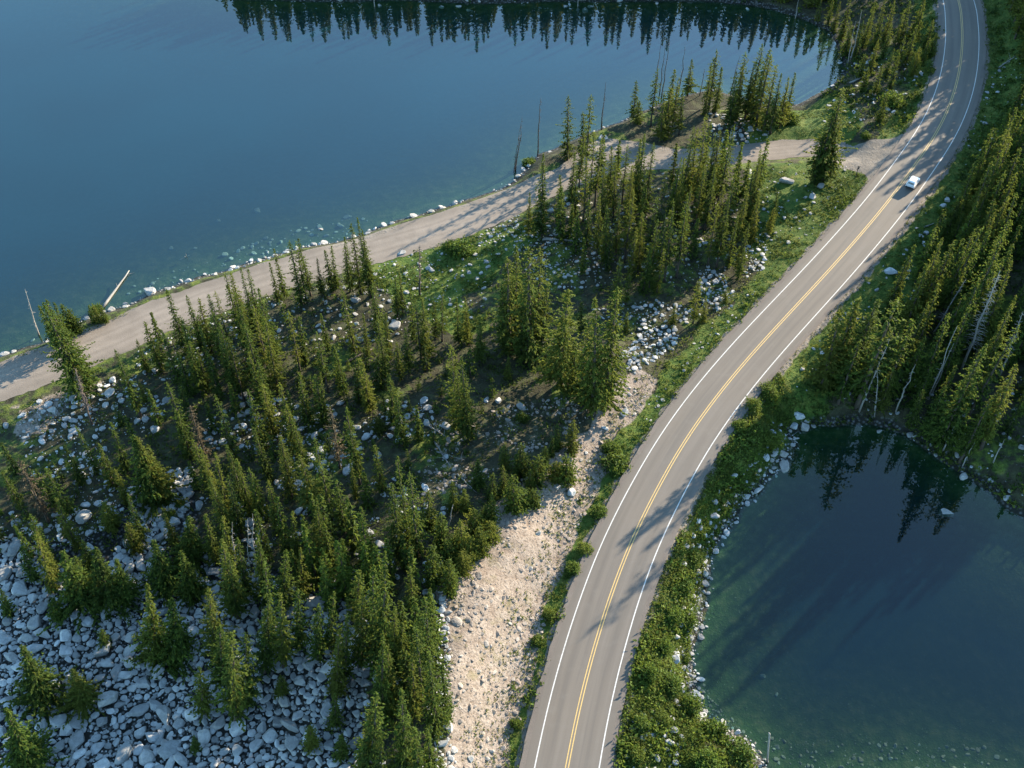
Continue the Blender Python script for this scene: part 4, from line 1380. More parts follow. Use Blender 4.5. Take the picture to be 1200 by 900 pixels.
def cached(me, cache={}):
    if me.name not in cache:
        v = np.empty(len(me.vertices) * 3, np.float32)
        me.vertices.foreach_get('co', v)
        n4 = np.array([len(p.vertices) for p in me.polygons])
        if 'tint' in me.attributes:
            a = np.empty(len(me.vertices), np.float32)
            me.attributes['tint'].data.foreach_get('value', a)
            f = np.array([p.vertices[:] for p in me.polygons])
        else:
            a = None
            f = np.array([p.vertices[:] for p in me.polygons if len(p.vertices) == 4])
        cache[me.name] = (v.reshape(-1, 3), f, a)
    return cache[me.name]


LAB_MASS = {'fill': 'smaller dark conifers filling the gaps of the woods', 'far shore': 'dark conifers crowding the far lake shore', 'east slope': 'conifers on the slope east of the highway'}
for zn, lst in mass_parts.items():
    V, Fc, T, off = [], [], [], 0
    MI = []
    for (t, cm, tm, s, wx) in lst:
        c_, s_ = math.cos(t['rz']), math.sin(t['rz'])
        Rm = np.array([[c_, -s_, 0], [s_, c_, 0], [0, 0, 1]]) @ np.diag([wx, wx, s])
        for mi, me in ((0, cm), (1, tm)):
            v, f, a = cached(me)
            V.append(v @ Rm.T + (t['x'], t['y'], t['z'] - .05))
            Fc.append(f + off)
            T.append(np.clip((a if a is not None else np.zeros(len(v))) + R_.normal() * .14, 0, 1))
            MI.append(np.full(len(f), mi))
            off += len(v)
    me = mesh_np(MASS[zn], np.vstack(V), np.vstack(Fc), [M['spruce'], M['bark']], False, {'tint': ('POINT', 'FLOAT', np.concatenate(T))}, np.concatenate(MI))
    tag(link(MASS[zn], me), LAB_MASS[zn], None, None, 'stuff')
# ------------------------------------------------------------------ bushes, ground cover


def tuft_cloud(P, size, leaves, seed, flatten=.6, tint0=.5, up=.3):
    """many leaf kites around the points P; size per point"""
    r = np.random.default_rng(seed)
    P = np.repeat(P, leaves, 0)
    s = np.repeat(size, leaves) * r.uniform(.55, 1.1, len(P))
    off = r.normal(0, .42, (len(P), 3)) * s[:, None]
    off[:, 2] = np.abs(off[:, 2]) * flatten + s * .12
    C = P + off
    d = r.normal(size=(len(P), 3)); d[:, 2] = np.abs(d[:, 2]) * .6 + up
    d /= np.linalg.norm(d, axis=1)[:, None]
    sd_ = np.cross(d, r.normal(size=(len(P), 3)))
    sd_ /= np.linalg.norm(sd_, axis=1)[:, None]
    k = (s * .5)[:, None]
    V = np.stack([C - d * k * .5, C + sd_ * k * .42, C + d * k * .9, C - sd_ * k * .42], 1).reshape(-1, 3)
    F = np.arange(len(V)).reshape(-1, 4)
    T = np.repeat(np.clip(tint0 + r.normal(0, .25, len(P)), 0, 1), 4)
    return V, F, T


def bush_mesh(seed, rad, hgt, n, leaf, mat):
    r = np.random.default_rng(seed)
    a = r.normal(size=(n, 3)); a[:, 2] = np.abs(a[:, 2])
    a /= np.linalg.norm(a, axis=1)[:, None]
    lob = 1 + .22 * np.sin(a[:, 0] * 5 + seed) * np.cos(a[:, 1] * 4 + seed * 2) + .12 * r.normal(size=n)
    q = (r.random(n) ** .4 * lob)[:, None] * a * np.array([rad, rad, hgt])
    V, F, T = tuft_cloud(q, np.full(n, leaf), 3, seed + 1, .5, .5, .2)
    return mesh_np('foliage', V, F, mat, False, {'tint': ('POINT', 'FLOAT', T)})


def stems_mesh(seed, rad, hgt, n=7):
    r = np.random.default_rng(seed)
    Vs, Fs, off = [], [], 0
    for k in range(n):
        a = r.uniform(0, 6.28)
        e = np.array([math.cos(a) * rad * .7, math.sin(a) * rad * .7, hgt * r.uniform(.6, .9)])
        p = np.stack([np.array([0, 0, -.2]), e * .4 + (0, 0, .1), e])
        V, F, _ = tube(p, [.05, .035, .012], 5)
        Vs.append(V); Fs.append(F + off); off += len(V)
    return mesh_np('stem', np.vstack(Vs), np.vstack(Fs), M['bark'], True)


BUSH_P = [(bush_mesh(50 + i, 1.0, .85 + .1 * i, 520, .34, M['bush']), stems_mesh(60 + i, 1, .85)) for i in range(4)]
BUSHES = [  # px, py of the centre of its foot, radius in photo px, label
    (722, 548, 17, 'big rounded willow bush at the left edge of the highway'),
    (716, 528, 12, 'leafy bush touching the top of the big rounded highway willow'),
    (541, 296, 15, 'round yellow green willow bush on the meadow by the dirt road'),
    (528, 292, 10, 'darker bush on the shaded side of the round meadow willow'),
    (703, 602, 9, 'dark green bush on the verge below the big highway willow'),
    (685, 645, 10, 'dark bush on the left verge beside the upper tan slope'),
    (672, 668, 9, 'dark bush just below the one beside the upper tan slope'),
    (645, 722, 8, 'reddish tinged bush on the left verge beside the tan slope'),
    (630, 752, 9, 'dark bush at the left verge halfway down the tan slope'),
    (605, 850, 8, 'low bush on the left verge near the bottom of the photo'),
    (899, 459, 11, 'golden lit bush at the right verge above the pond rocks'),
    (882, 478, 10, 'green bush just below the golden lit bush'),
    (866, 500, 9, 'half shaded bush right of the highway above the pond'),
    (905, 470, 11, 'shaded bush behind the golden lit bush'),
    (905, 520, 13, 'dark rounded bush between the rock tip and the highway'),
    (812, 655, 12, 'sunlit bush on the pond bank beside the tree shadow on the road'),
    (800, 690, 12, 'bright bush on the pond bank by pale pebbles'),
    (788, 722, 13, 'wide bright green bush at the middle of the pond bank'),
    (806, 730, 11, 'olive bush overhanging the pond edge'),
    (778, 760, 11, 'leafy bush on the bank above two boulders'),
    (803, 772, 7, 'small yellow green bush next to a white bank boulder'),
    (760, 790, 12, 'low spreading bush right beside the highway shoulder'),
    (786, 806, 14, 'sunlit willow above a dark hollow on the pond bank'),
    (808, 830, 15, 'tall arching willow at the top of the big willow thicket'),
    (836, 860, 19, 'large willow dome in the middle of the thicket by the pond'),
    (866, 884, 18, 'outermost willow dome reaching into the pond'),
    (828, 896, 16, 'willow cut by the bottom edge of the photo'),
    (752, 850, 11, 'shaggy bush beside the shoulder near the bottom of the photo'),
    (745, 885, 10, 'lowest bush beside the right shoulder of the highway'),
    (775, 842, 10, 'bush beside white stones near the dark hollow'),
    (1043, 122, 13, 'rounded green bush above the junction near the highway bend'),
    (1014, 161, 6, 'flat bright green bush at the top edge of the junction'),
    (192, 590, 9, 'yellow green bush at the right of the rubble tongue'),
    (200, 606, 9, 'lower yellow green bush at the right of the rubble tongue'),
    (212, 592, 6, 'smallest bush at the right of the rubble tongue'),
    (113, 366, 9, 'bright bush at the foot of the bleached leaning log'),
    (620, 192, 8, 'bush at the feet of the bare lakeside snags'),
    (925, 143, 11, 'yellowish bush below the dense lakeside spruces'),
    (1105, 250, 7, 'bright grassy bush right of the highway below the car'),
    (612, 492, 9, 'low bush in front of the tall twin spruces'),
    (690, 470, 9, 'golden bush at the foot of the tall pair by the highway'),
]
for i, (px, py, rp, lab) in enumerate(BUSHES):
    x, y, z = (float(a) for a in ground(px, py))
    s = rp / (FPX / (y * CP - (z - HCAM) * SP))
    fm, sm_ = BUSH_P[i % 4]
    b = tag(empty('willow_bush', (x, y, z - .05), R_.uniform(0, 6.28)), lab, 'bush', 'bushes on verges and shores')
    b.scale = (s, s * R_.uniform(.85, 1.1), s * R_.uniform(.8, 1.1))
    link('foliage', fm, b)
    link('stem', sm_, b)


def sample(poly, n, zz=-1.5):
    w_ = flat(poly, zz)
    lo, hi = w_.min(0), w_.max(0)
    c = lo + (hi - lo) * R_.random((n * 5, 2))
    return c[inside(c[:, 0], c[:, 1], w_)][:n]


def cover(name, label, pts, lo, hi, leaves, mat, seed, tint=.5, flatten=.6, clump=0.0, clear=4.95):
    if clump:
        nz = N2(pts[:, 0], pts[:, 1], 2.4, 3)
        pts = pts[nz > clump * (R_.random(len(pts)) - .45)]
    ok = (f_road(pts[:, 0], pts[:, 1]) > clear) & (f_track(pts[:, 0], pts[:, 1]) > 3.9) & (f_lake(pts[:, 0], pts[:, 1]) < -.1) & (f_pond(pts[:, 0], pts[:, 1]) < .25) & (f_apron(pts[:, 0], pts[:, 1]) < .4)
    pts = pts[ok]
    z = hz(pts[:, 0], pts[:, 1])
    nz = np.clip(.5 + 1.6 * N1(pts[:, 0], pts[:, 1], 3.0, 3), .1, 1)
    size = (lo + (hi - lo) * R_.random(len(pts)) ** 2) * (.6 + .8 * nz)
    V, F, T = tuft_cloud(np.column_stack([pts, z]), size, leaves, seed, flatten, tint)
    T = np.clip(T + .5 * np.repeat(N3(np.repeat(pts[:, 0], leaves), np.repeat(pts[:, 1], leaves), 2.0, 3), 4), 0, 1)
    tag(link(name, mesh_np(name, V, F, mat, False, {'tint': ('POINT', 'FLOAT', T)})), label, None, None, 'stuff')


f_apron = Field(apron)


def along(lo, hi, n, side, y0=50, y1=240):
    """points beside the highway between two distances from its centre"""
    k = R_.integers(0, len(ROAD) - 1, n)
    nn = normals2(ROAD)
    d = lo + (hi - lo) * R_.random(n) ** 1.2
    return ROAD[k] + nn[k] * (side * d)[:, None] + R_.normal(0, .3, (n, 2))


BANK = [(905, 440), (935, 470), (900, 540), (850, 600), (826, 660), (808, 770), (815, 830), (890, 890), (880, 930), (715, 930), (735, 800), (770, 690), (830, 560)]
right_pts = sample(BANK, 9500)
cover('bank_shrubs', 'lush low green shrubs on the bank between highway and pond', right_pts, .22, .75, 9, M['bush'], 5, .62, .8, .4)
cover('bank_grass', 'bright grass between the shrubs of the pond bank', sample(BANK, 14000), .18, .5, 6, M['grassleaf'], 15, .55, .6)
cover('verge_shrubs', 'low green growth along the left verge of the highway', np.vstack([along(5.0, 8.6, 5200, 1), along(5.0, 7.0, 2500, 1)]), .16, .58, 7, M['bush'], 6, .5, .7, .3)
cover('verge_grass', 'short grass along both verges', np.vstack([along(4.9, 11, 9000, 1), along(4.8, 12, 10000, -1)]), .18, .45, 6, M['grassleaf'], 7, .5)
cover('meadow_grass', 'yellow green meadow grass by the dirt road and junction', np.vstack([sample(MEADOW, 4200), sample(MEADOW2, 4200), sample(MEADOW3, 2600), sample(VERGE_L, 900)]), .15, .5, 6, M['grassleaf'], 8, .5, .6, .2)
FLOOR = [(90, 440), (330, 330), (430, 310), (520, 330), (640, 260), (860, 190), (900, 280), (780, 440), (700, 470), (640, 540), (560, 640), (515, 700), (525, 920), (440, 920), (430, 730), (300, 660), (0, 620), (0, 540)]
cover('undergrowth', 'dark low undergrowth on the forest floor', sample(FLOOR, 21000), .18, .75, 6, M['bush'], 9, .16, .6, .45)
cover('shade_undergrowth', 'dark undergrowth under the trees right of the highway', np.vstack([sample([(925, 470), (1060, 300), (1150, 170), (1240, 40), (1260, 600), (1100, 520), (990, 495), (940, 500)], 9000), sample([(1150, -20), (1260, -40), (1260, 160), (1110, 230), (1160, 100)], 4000),
                                                                                                      sample([(1000, 0), (1100, 0), (1095, 80), (1060, 150), (1000, 160), (990, 100)], 3000)]), .3, 1.1, 7, M['bush'], 10, .15, .7, .4)
cover('far_shore_brush', 'dark brush on the far lake shore', sample([(230, -30), (300, -14), (560, -10), (880, -6), (930, 14), (985, 40), (1005, 60), (1000, 120), (960, 120), (985, 95), (988, 72), (980, 50), (945, 24), (880, 8), (560, 7), (300, 3), (245, -2)], 5000, LAKE), .4, 1.2, 7, M['bush'], 21, .1, .7, .3)
edge = dense(flat(POND_PX[-9:], POND), .12, False)
cover('pond_edge_brush', 'dark brush along the far edge of the pond', edge + np.abs(R_.normal(0, .9, edge.shape)) * (.2, 1) - (0, .35), .25, .9, 7, M['bush'], 22, .12, .7, .2)
cover('slope_weeds', 'sparse weeds on the bare tan slope', sample(SCREE, 420), .15, .5, 9, M['grassleaf'], 12, .3, .7, .5)
cover('shore_grass', 'grass strip between the lake stones and the dirt road', sample([(0, 420), (120, 372), (250, 325), (330, 302), (430, 276), (430, 284), (330, 312), (250, 334), (120, 384), (0, 430)], 1800), .15, .55, 6, M['grassleaf'], 13, .5)

# ------------------------------------------------------------------ dead trees, logs, posts


def at_y(px, py, y):
    """point on the ray of a photo pixel at forward distance y"""
    u, v = (px - 600) / FPX, (py - 450) / FPX
    dy, dz = CP - v * SP, -SP - v * CP
    t = y / dy
    return np.array([u * t, y, HCAM + dz * t])


def snag(tip, base, r0, label, mat='snag', twigs=26, twig_len=.9, group='dead standing trees', seed=0, sink=.3):
    r = np.random.default_rng(500 + seed)
    x, y, z = (float(a) for a in ground(*base))
    if f_lake(x, y) > 0: z = LAKE - .4
    if f_pond(x, y) > 0: z = POND - .6
    B = np.array([x, y, z])
    T = at_y(tip[0], tip[1], y) - B
    n = 7
    tt = np.linspace(0, 1, n)
    p = T[None] * tt[:, None] + np.column_stack([r.normal(0, .012, n), r.normal(0, .012, n), np.zeros(n)]) * np.linalg.norm(T) * np.sin(tt * 3.14)[:, None]
    p[0] -= T / np.linalg.norm(T) * sink
    V, F, caps = tube(p, r0 * (1 - .85 * tt), 7)
    root = tag(empty('dead_tree', tuple(B)), label, 'dead tree', group)
    link('trunk', mesh_np('trunk', V, [F] + caps, M[mat], True), root)
    if twigs:
        Vs, Fs, off = [], [], 0
        for k in range(twigs):
            u = r.uniform(.22, .97)
            c = T * u
            a = r.uniform(0, 6.28)
            L = twig_len * (1.15 - u) * r.uniform(.5, 1.3) + .15
            e = c + np.array([math.cos(a) * L, math.sin(a) * L, L * r.uniform(-.35, .2)])
            V, F, _ = tube(np.stack([c, (c + e) / 2 + (0, 0, .06 * L), e]), [.045, .035, .012], 4)
            Vs.append(V); Fs.append(F + off); off += len(V)
        link('crown', mesh_np('crown', np.vstack(Vs), np.vstack(Fs), M[mat], True), root)
    return root


SNAGS = [
    ((612, 137), (604, 201), .16, 'dark bare snag on the lake shore, leftmost of the lakeside snags', 'darkwood', 18, .6),
    ((609, 150), (602, 203), .12, 'short bare snag pressed against the leftmost lakeside snag', 'darkwood', 12, .6),
    ((634, 115), (630, 183), .17, 'straight bare snag on the lake shore above a bush', 'darkwood', 16, .5),
    ((710, 96), (705, 152), .16, 'lone bare pole at the lake edge beside the gravel layby', 'darkwood', 10, .5),
    ((775, 47), (767, 112), .14, 'bare snag rising over lakeside spruces, left one of three', 'darkwood', 10, .5),
    ((780, 52), (773, 112), .13, 'bare snag rising over lakeside spruces, middle one of three', 'darkwood', 10, .5),
    ((785, 47), (775, 116), .15, 'bare snag rising over lakeside spruces, right one of three', 'darkwood', 10, .5),
    ((803, 52), (795, 108), .14, 'leaning bare pole among spruces beside the lake', 'darkwood', 8, .5),
    ((826, 80), (820, 112), .12, 'short leaning dead pole on the lake bank', 'darkwood', 14, .6),
    ((867, 66), (853, 122), .15, 'dark dead pole left of the dense lakeside spruces', 'darkwood', 18, .6),
    ((29, 339), (46, 394), .18, 'pale crooked snag among small firs at the lake edge', 'snag', 14, .7),
    ((492, 287), (492, 346), .18, 'reddish grey dead spruce alone on the meadow edge', 'darkwood', 60, 1.0),
    ((88, 432), (108, 498), .2, 'grey twiggy dead spruce below the dirt road', 'darkwood', 110, 1.3),
    ((1044, 392), (1007, 482), .17, 'pale leaning snag at the far pond shore, tallest there', 'snag', 34, .8),
    ((1030, 425), (1025, 488), .12, 'thin pale snag just right of the tallest pond shore snag', 'snag', 12, .6),
    ((1073, 427), (1050, 482), .14, 'pale snag between firs above the far pond shore', 'snag', 18, .6),
    ((1122, 382), (1087, 468), .15, 'slim bare trunk in the middle of the right forest', 'snag', 18, .5),
    ((1118, 402), (1092, 462), .11, 'thinner bare trunk beside the slim bare trunk', 'snag', 10, .5),
    ((1172, 317), (1127, 432), .22, 'big silvery dead spruce full of bare branches in the right forest', 'snag', 150, 1.7),
    ((1132, 327), (1094, 390), .17, 'silvery dead trunk leaning through the right forest', 'snag', 40, .8),
    ((1199, 365), (1172, 440), .18, 'twiggy pale snag at the right edge of the photo', 'snag', 50, 1.1),
    ((1126, 487), (1105, 528), .13, 'short pale leaning pole at the far pond shore', 'snag', 5, .4),
    ((1142, 519), (1128, 546), .11, 'short pale pole right of the leaning pole at the pond', 'snag', 6, .4),
    ((1177, 515), (1164, 542), .11, 'short pale pole above the oblong pond boulder', 'snag', 6, .4),
    ((272, 612), (276, 676), .1, 'thin bare trunk in the dead thicket, leftmost of three', 'snag', 22, .5),
    ((290, 608), (293, 682), .1, 'thin bare trunk in the dead thicket, middle of three', 'snag', 22, .5),
    ((296, 602), (300, 684), .1, 'thin bare trunk in the dead thicket, rightmost of three', 'snag', 22, .5),
    ((1010, 12), (997, 72), .14, 'pale dead pole leaning over the lake inlet', 'snag', 14, .6),
    ((1003, 25), (993, 78), .12, 'second pale pole leaning over the lake inlet', 'snag', 10, .5),
    ((438, -14), (439, 10), .14, 'whitish snag on the far shore mirrored in the lake', 'snag', 10, .6),
    ((678, -14), (677, 10), .12, 'whitish snag standing right of centre on the far shore', 'snag', 8, .6),
    ((936, -2), (932, 22), .14, 'whitish snag on the far shore near the inlet', 'snag', 8, .6),
]
for i, s_ in enumerate(SNAGS):
    snag(s_[0], s_[1], s_[2], s_[3], s_[4], s_[5], s_[6], seed=i)


def log(a, b, r0, label, mat='snag', za=None, zb=None, seed=0, twigs=5, r1=.3):
    r = np.random.default_rng(800 + seed)
    pa, pb = [np.array([float(c) for c in ground(*q)]) for q in (a, b)]
    for p, zq in ((pa, za), (pb, zb)):
        if zq is not None:
            p[:2] = flat(p_px[0] if False else (a if p is pa else b), zq)
            p[2] = zq
        else:
            p[2] += r0 * .8
    tt = np.linspace(0, 1, 7)[:, None]
    P = pa + (pb - pa) * tt + np.column_stack([r.normal(0, .03, 7), r.normal(0, .03, 7), np.zeros(7)])
    if za is None and zb is None:
        P[:, 2] = np.maximum(P[:, 2], hz(P[:, 0], P[:, 1]) + r0 * .7)
    V, F, caps = tube(P - pa, r0 * (1 - (1 - r1) * tt[:, 0]), 8)
    root = tag(empty('fallen_log', tuple(pa)), label, 'log', 'fallen logs')
    link('trunk', mesh_np('trunk', V, [F] + caps, M[mat], True), root)
    if twigs:
        Vs, Fs, off = [], [], 0
        for k in range(twigs):
            c = (pb - pa) * r.uniform(.2, .95)
            e = c + r.normal(0, .5, 3) + (0, 0, .5)
            V, F, _ = tube(np.stack([c, (c + e) / 2, e]), [.05, .04, .015], 4)
            Vs.append(V); Fs.append(F + off); off += len(V)
        link('branch_stubs', mesh_np('branch_stubs', np.vstack(Vs), np.vstack(Fs), M[mat], True), root)


LOGS = [
    ((120, 362), (152, 317), .27, 'bleached tapering log jutting from the shore over the lake', 'snag', None, LAKE + .25, 2),
    ((637, 281), (697, 285), .26, 'grey fallen log across the dark gap in the shaded wood', 'snag', None, None, 4),
    ((210, 305), (222, 299), .14, 'pale drowned branch under the lake surface', 'snag', LAKE - .3, LAKE - .15, 3),
    ((1082, 267), (1095, 262), .14, 'thin pale log on the grass by the roadside pile', 'snag', None, None, 2),
    ((405, 426), (436, 410), .25, 'mossy dark log below the long bright white boulder', 'darkwood', None, None, 3),
    ((996, 98), (1018, 88), .24, 'pale log lying at the lake inlet', 'snag', None, None, 4),
    ((508, 516), (528, 548), .16, 'pale fallen trunk in the shadow above the sunlit rubble', 'snag', None, None, 9),
    ((500, 498), (522, 512), .14, 'thin fallen trunk crossing the shaded rubble', 'snag', None, None, 8),
    ((512, 530), (545, 540), .13, 'fallen trunk with bare stubs at the edge of the sunlit rubble', 'snag', None, None, 9),
    ((238, 845), (244, 838), .10, 'dry broken branch lying on the rubble by the tall bright spruce', 'snag', None, None, 8),
    ((536, 556), (558, 578), .13, 'slender log among young firs above the tan slope', 'snag', None, None, 4),
    ((340, 540), (356, 522), .13, 'grey log among spruces of the lower forest', 'snag', None, None, 4),
    ((1170, 80), (1190, 66), .16, 'pale log on the dark slope by the highway bend', 'snag', None, None, 4),
    ((1088, 320), (1080, 300), .13, 'thin log behind the large blue grey boulder', 'snag', None, None, 3),
]
for i, l_ in enumerate(LOGS):
    log(l_[0], l_[1], l_[2], l_[3], l_[4], l_[5], l_[6], i, l_[7])
snag((531, 591), (523, 622), .15, 'white leaning dead trunk between young firs above the tan slope', 'snag', 3, .3, seed=90)

# dead, weathered tree pole standing in the pond
bx, by = flat((900, 893), POND)
tp = at_y(901, 859, by)
root = tag(empty('dead_pole', (bx, by, POND)), 'slim grey post standing in the pond at the bottom of the photo', 'post')
dxp = tp[0] - bx
V, F, caps = tube([(-.3 * dxp, 0, -1.4), (.15 * dxp, 0, .5), (.9 * dxp, 0, tp[2] - POND - .25), (dxp, .02, tp[2] - POND)], [.13, .12, .11, .07], 8)
link('post', mesh_np('post', V, [F] + caps, M['snag'], True), root)

# signpost at the junction, seen edge on
mdark, mwood = simple('dark_sign_metal', (.04, .042, .045), .5), simple('sign_wood', (.07, .05, .035), .8)
x, y, z = (float(a) for a in ground(1002.5, 208))
root = tag(empty('sign_post', (x, y, z - .05), math.radians(40)), 'dark signpost on the grass corner of the junction', 'sign')
b = bmesh.new(); bmesh.ops.create_cube(b, size=1); bmesh.ops.scale(b, vec=(.12, .12, 2.7), verts=b.verts); bmesh.ops.translate(b, vec=(0, 0, 1.2), verts=b.verts)
bmesh.ops.bevel(b, geom=b.edges[:], offset=.015, segments=1, affect='EDGES')
link('post', bm_mesh('post', b, mwood), root)
b = bmesh.new(); bmesh.ops.create_cube(b, size=1); bmesh.ops.scale(b, vec=(.62, .05, .55), verts=b.verts); bmesh.ops.translate(b, vec=(0, -.088, 2.2), verts=b.verts)
bmesh.ops.bevel(b, geom=b.edges[:], offset=.012, segments=1, affect='EDGES')
link('panel', bm_mesh('panel', b, mdark), root)
b = bmesh.new(); bmesh.ops.create_cube(b, size=1); bmesh.ops.scale(b, vec=(.16, .16, .06), verts=b.verts); bmesh.ops.translate(b, vec=(0, 0, 2.585), verts=b.verts)
link('cap', bm_mesh('cap', b, mwood), root)

# ------------------------------------------------------------------ the car (rear towards the camera, driving away)
mw, mg, mt = simple('white_car_paint', (.74, .74, .73), .25, .6, var=.02), simple('tinted_glass', (.012, .014, .016), .08, .6), simple('tyre_rubber', (.02, .02, .02), .8)
mr, ml, mp_, mk = simple('red_lens', (.35, .015, .012), .25), simple('clear_lens', (.7, .7, .68), .15), simple('alloy', (.42, .42, .43), .35, metal=.8), simple('black_trim', (.022, .022, .023), .6)
ci = np.argmin(np.hypot(*(ROAD - flat((1071, 217), 0)).T))
tn = np.gradient(ROAD, axis=0)[ci]; tn /= np.linalg.norm(tn)
pc = ROAD[ci] + np.array([tn[1], -tn[0]]) * 1.75
car = tag(empty('parked_car', (pc[0], pc[1], .006), math.atan2(-tn[0], tn[1])), 'white sport utility car driving away on the right lane of the highway', 'car')
car.name = 'white_car'
car.scale = (.88, .76, .9)
# body: stations along y (rear -2.3 .. front 2.3), half-width profile per height
ST_B = [(-2.32, .80, .46, .98), (-2.25, .90, .38, 1.06), (-1.6, .945, .32, 1.10), (-.5, .95, .30, 1.08), (.6, .95, .30, 1.06), (1.1, .94, .31, 1.04), (1.9, .90, .34, .95), (2.22, .82, .40, .84), (2.32, .70, .48, .72)]


def loft(sections, mat, name, close=True):
    V = np.array([p for s in sections for p in s])
    m, n = len(sections), len(sections[0])
    i = np.arange(m * n).reshape(m, n)
    j = np.roll(i, -1, 1)
    F = np.stack([i[:-1], j[:-1], j[1:], i[1:]], -1).reshape(-1, 4)
    return mesh_np(name, V, [F, i[:1, ::-1], i[-1:]], mat, False)


def ring(y, hw, z0, z1, c=.12):
    return [(-hw + c, y, z0), (hw - c, y, z0), (hw, y, z0 + c), (hw, y, z1 - c), (hw - c * .8, y, z1), (-hw + c * .8, y, z1), (-hw, y, z1 - c), (-hw, y, z0 + c)]


link('body', loft([ring(*s) for s in ST_B], mw, 'body'), car)
CAB = [(-2.16, .78, 1.0, 1.22, .10), (-1.98, .78, 1.0, 1.62, .14), (-1.6, .77, 1.0, 1.72, .16), (-.4, .77, 1.0, 1.75, .16), (.25, .76, 1.0, 1.70, .16), (.62, .76, 1.0, 1.42, .12), (1.12, .78, 1.0, 1.07, .03)]
cabin = link('roof', loft([ring(*s) for s in CAB], mw, 'roof'), car)


def quad(name, pts, mat, thick=.02):
    b = bmesh.new()
    f = b.faces.new([b.verts.new(p) for p in pts])
    b.normal_update()
    ex = bmesh.ops.extrude_face_region(b, geom=[f])
    bmesh.ops.translate(b, vec=f.normal * thick, verts=[v for v in ex['geom'] if isinstance(v, bmesh.types.BMVert)])
    return link(name, bm_mesh(name, b, mat), car)


quad('rear_window', [(-.64, -2.185, 1.20), (.64, -2.185, 1.20), (.58, -2.015, 1.56), (-.58, -2.015, 1.56)], mg)
quad('windscreen', [(.66, 1.06, 1.13), (-.66, 1.06, 1.13), (-.62, .36, 1.62), (.62, .36, 1.62)], mg)
for s in (-1, 1):
    for y0, y1, y2, y3 in ((-1.86, -.95, -.95, -1.72), (-.87, .02, .02, -.87), (.10, .86, .34, .10)):
        p = [(s * .775, y0, 1.16), (s * .775, y1, 1.16), (s * .772, y2, 1.52), (s * .772, y3, 1.52)]
        quad('side_window', p if s > 0 else p[::-1], mg)
    quad('taillight', [(s * .60, -2.335, .74), (s * .84, -2.30, .74), (s * .84, -2.26, 1.0), (s * .62, -2.30, 1.0)][::s], mr, .03)
    quad('headlight', [(s * .84, 2.20, .60), (s * .56, 2.31, .60), (s * .56, 2.29, .74), (s * .82, 2.18, .76)][::s], ml, .03)
    b = bmesh.new(); bmesh.ops.create_cube(b, size=1); bmesh.ops.scale(b, vec=(.20, .10, .15), verts=b.verts); bmesh.ops.translate(b, vec=(s * 1.02, .72, 1.14), verts=b.verts)
    bmesh.ops.bevel(b, geom=b.edges[:], offset=.03, segments=2, affect='EDGES')
    link('mirror', bm_mesh('mirror', b, mw), car)
    V, F, caps = tube([(s * .62, -1.7, 1.745), (s * .62, -.9, 1.80), (s * .62, .2, 1.745)], [.022] * 3, 6)
    link('roof_rail', mesh_np('roof_rail', V, [F] + caps, mk, True), car)
    for y in (-1.42, 1.42):
        V, F, caps = tube([(s * .70, y, .36), (s * .93, y, .36)], [.36, .36], 20)
        wh = link('wheel', mesh_np('wheel', V, [F] + caps, mt, False), car)
        V, F, caps = tube([(s * .932, y, .36), (s * .95, y, .36)], [.23, .21], 16)
        link('rim', mesh_np('rim', V, [F] + caps, mp_, False), wh)
b = bmesh.new(); bmesh.ops.create_cube(b, size=1); bmesh.ops.scale(b, vec=(1.66, .14, .24), verts=b.verts); bmesh.ops.translate(b, vec=(0, -2.33, .50), verts=b.verts)
bmesh.ops.bevel(b, geom=b.edges[:], offset=.04, segments=2, affect='EDGES')
link('rear_bumper', bm_mesh('rear_bumper', b, mk), car)
quad('number_plate', [(-.26, -2.345, .78), (.26, -2.345, .78), (.26, -2.33, .92), (-.26, -2.33, .92)], ml, .012)

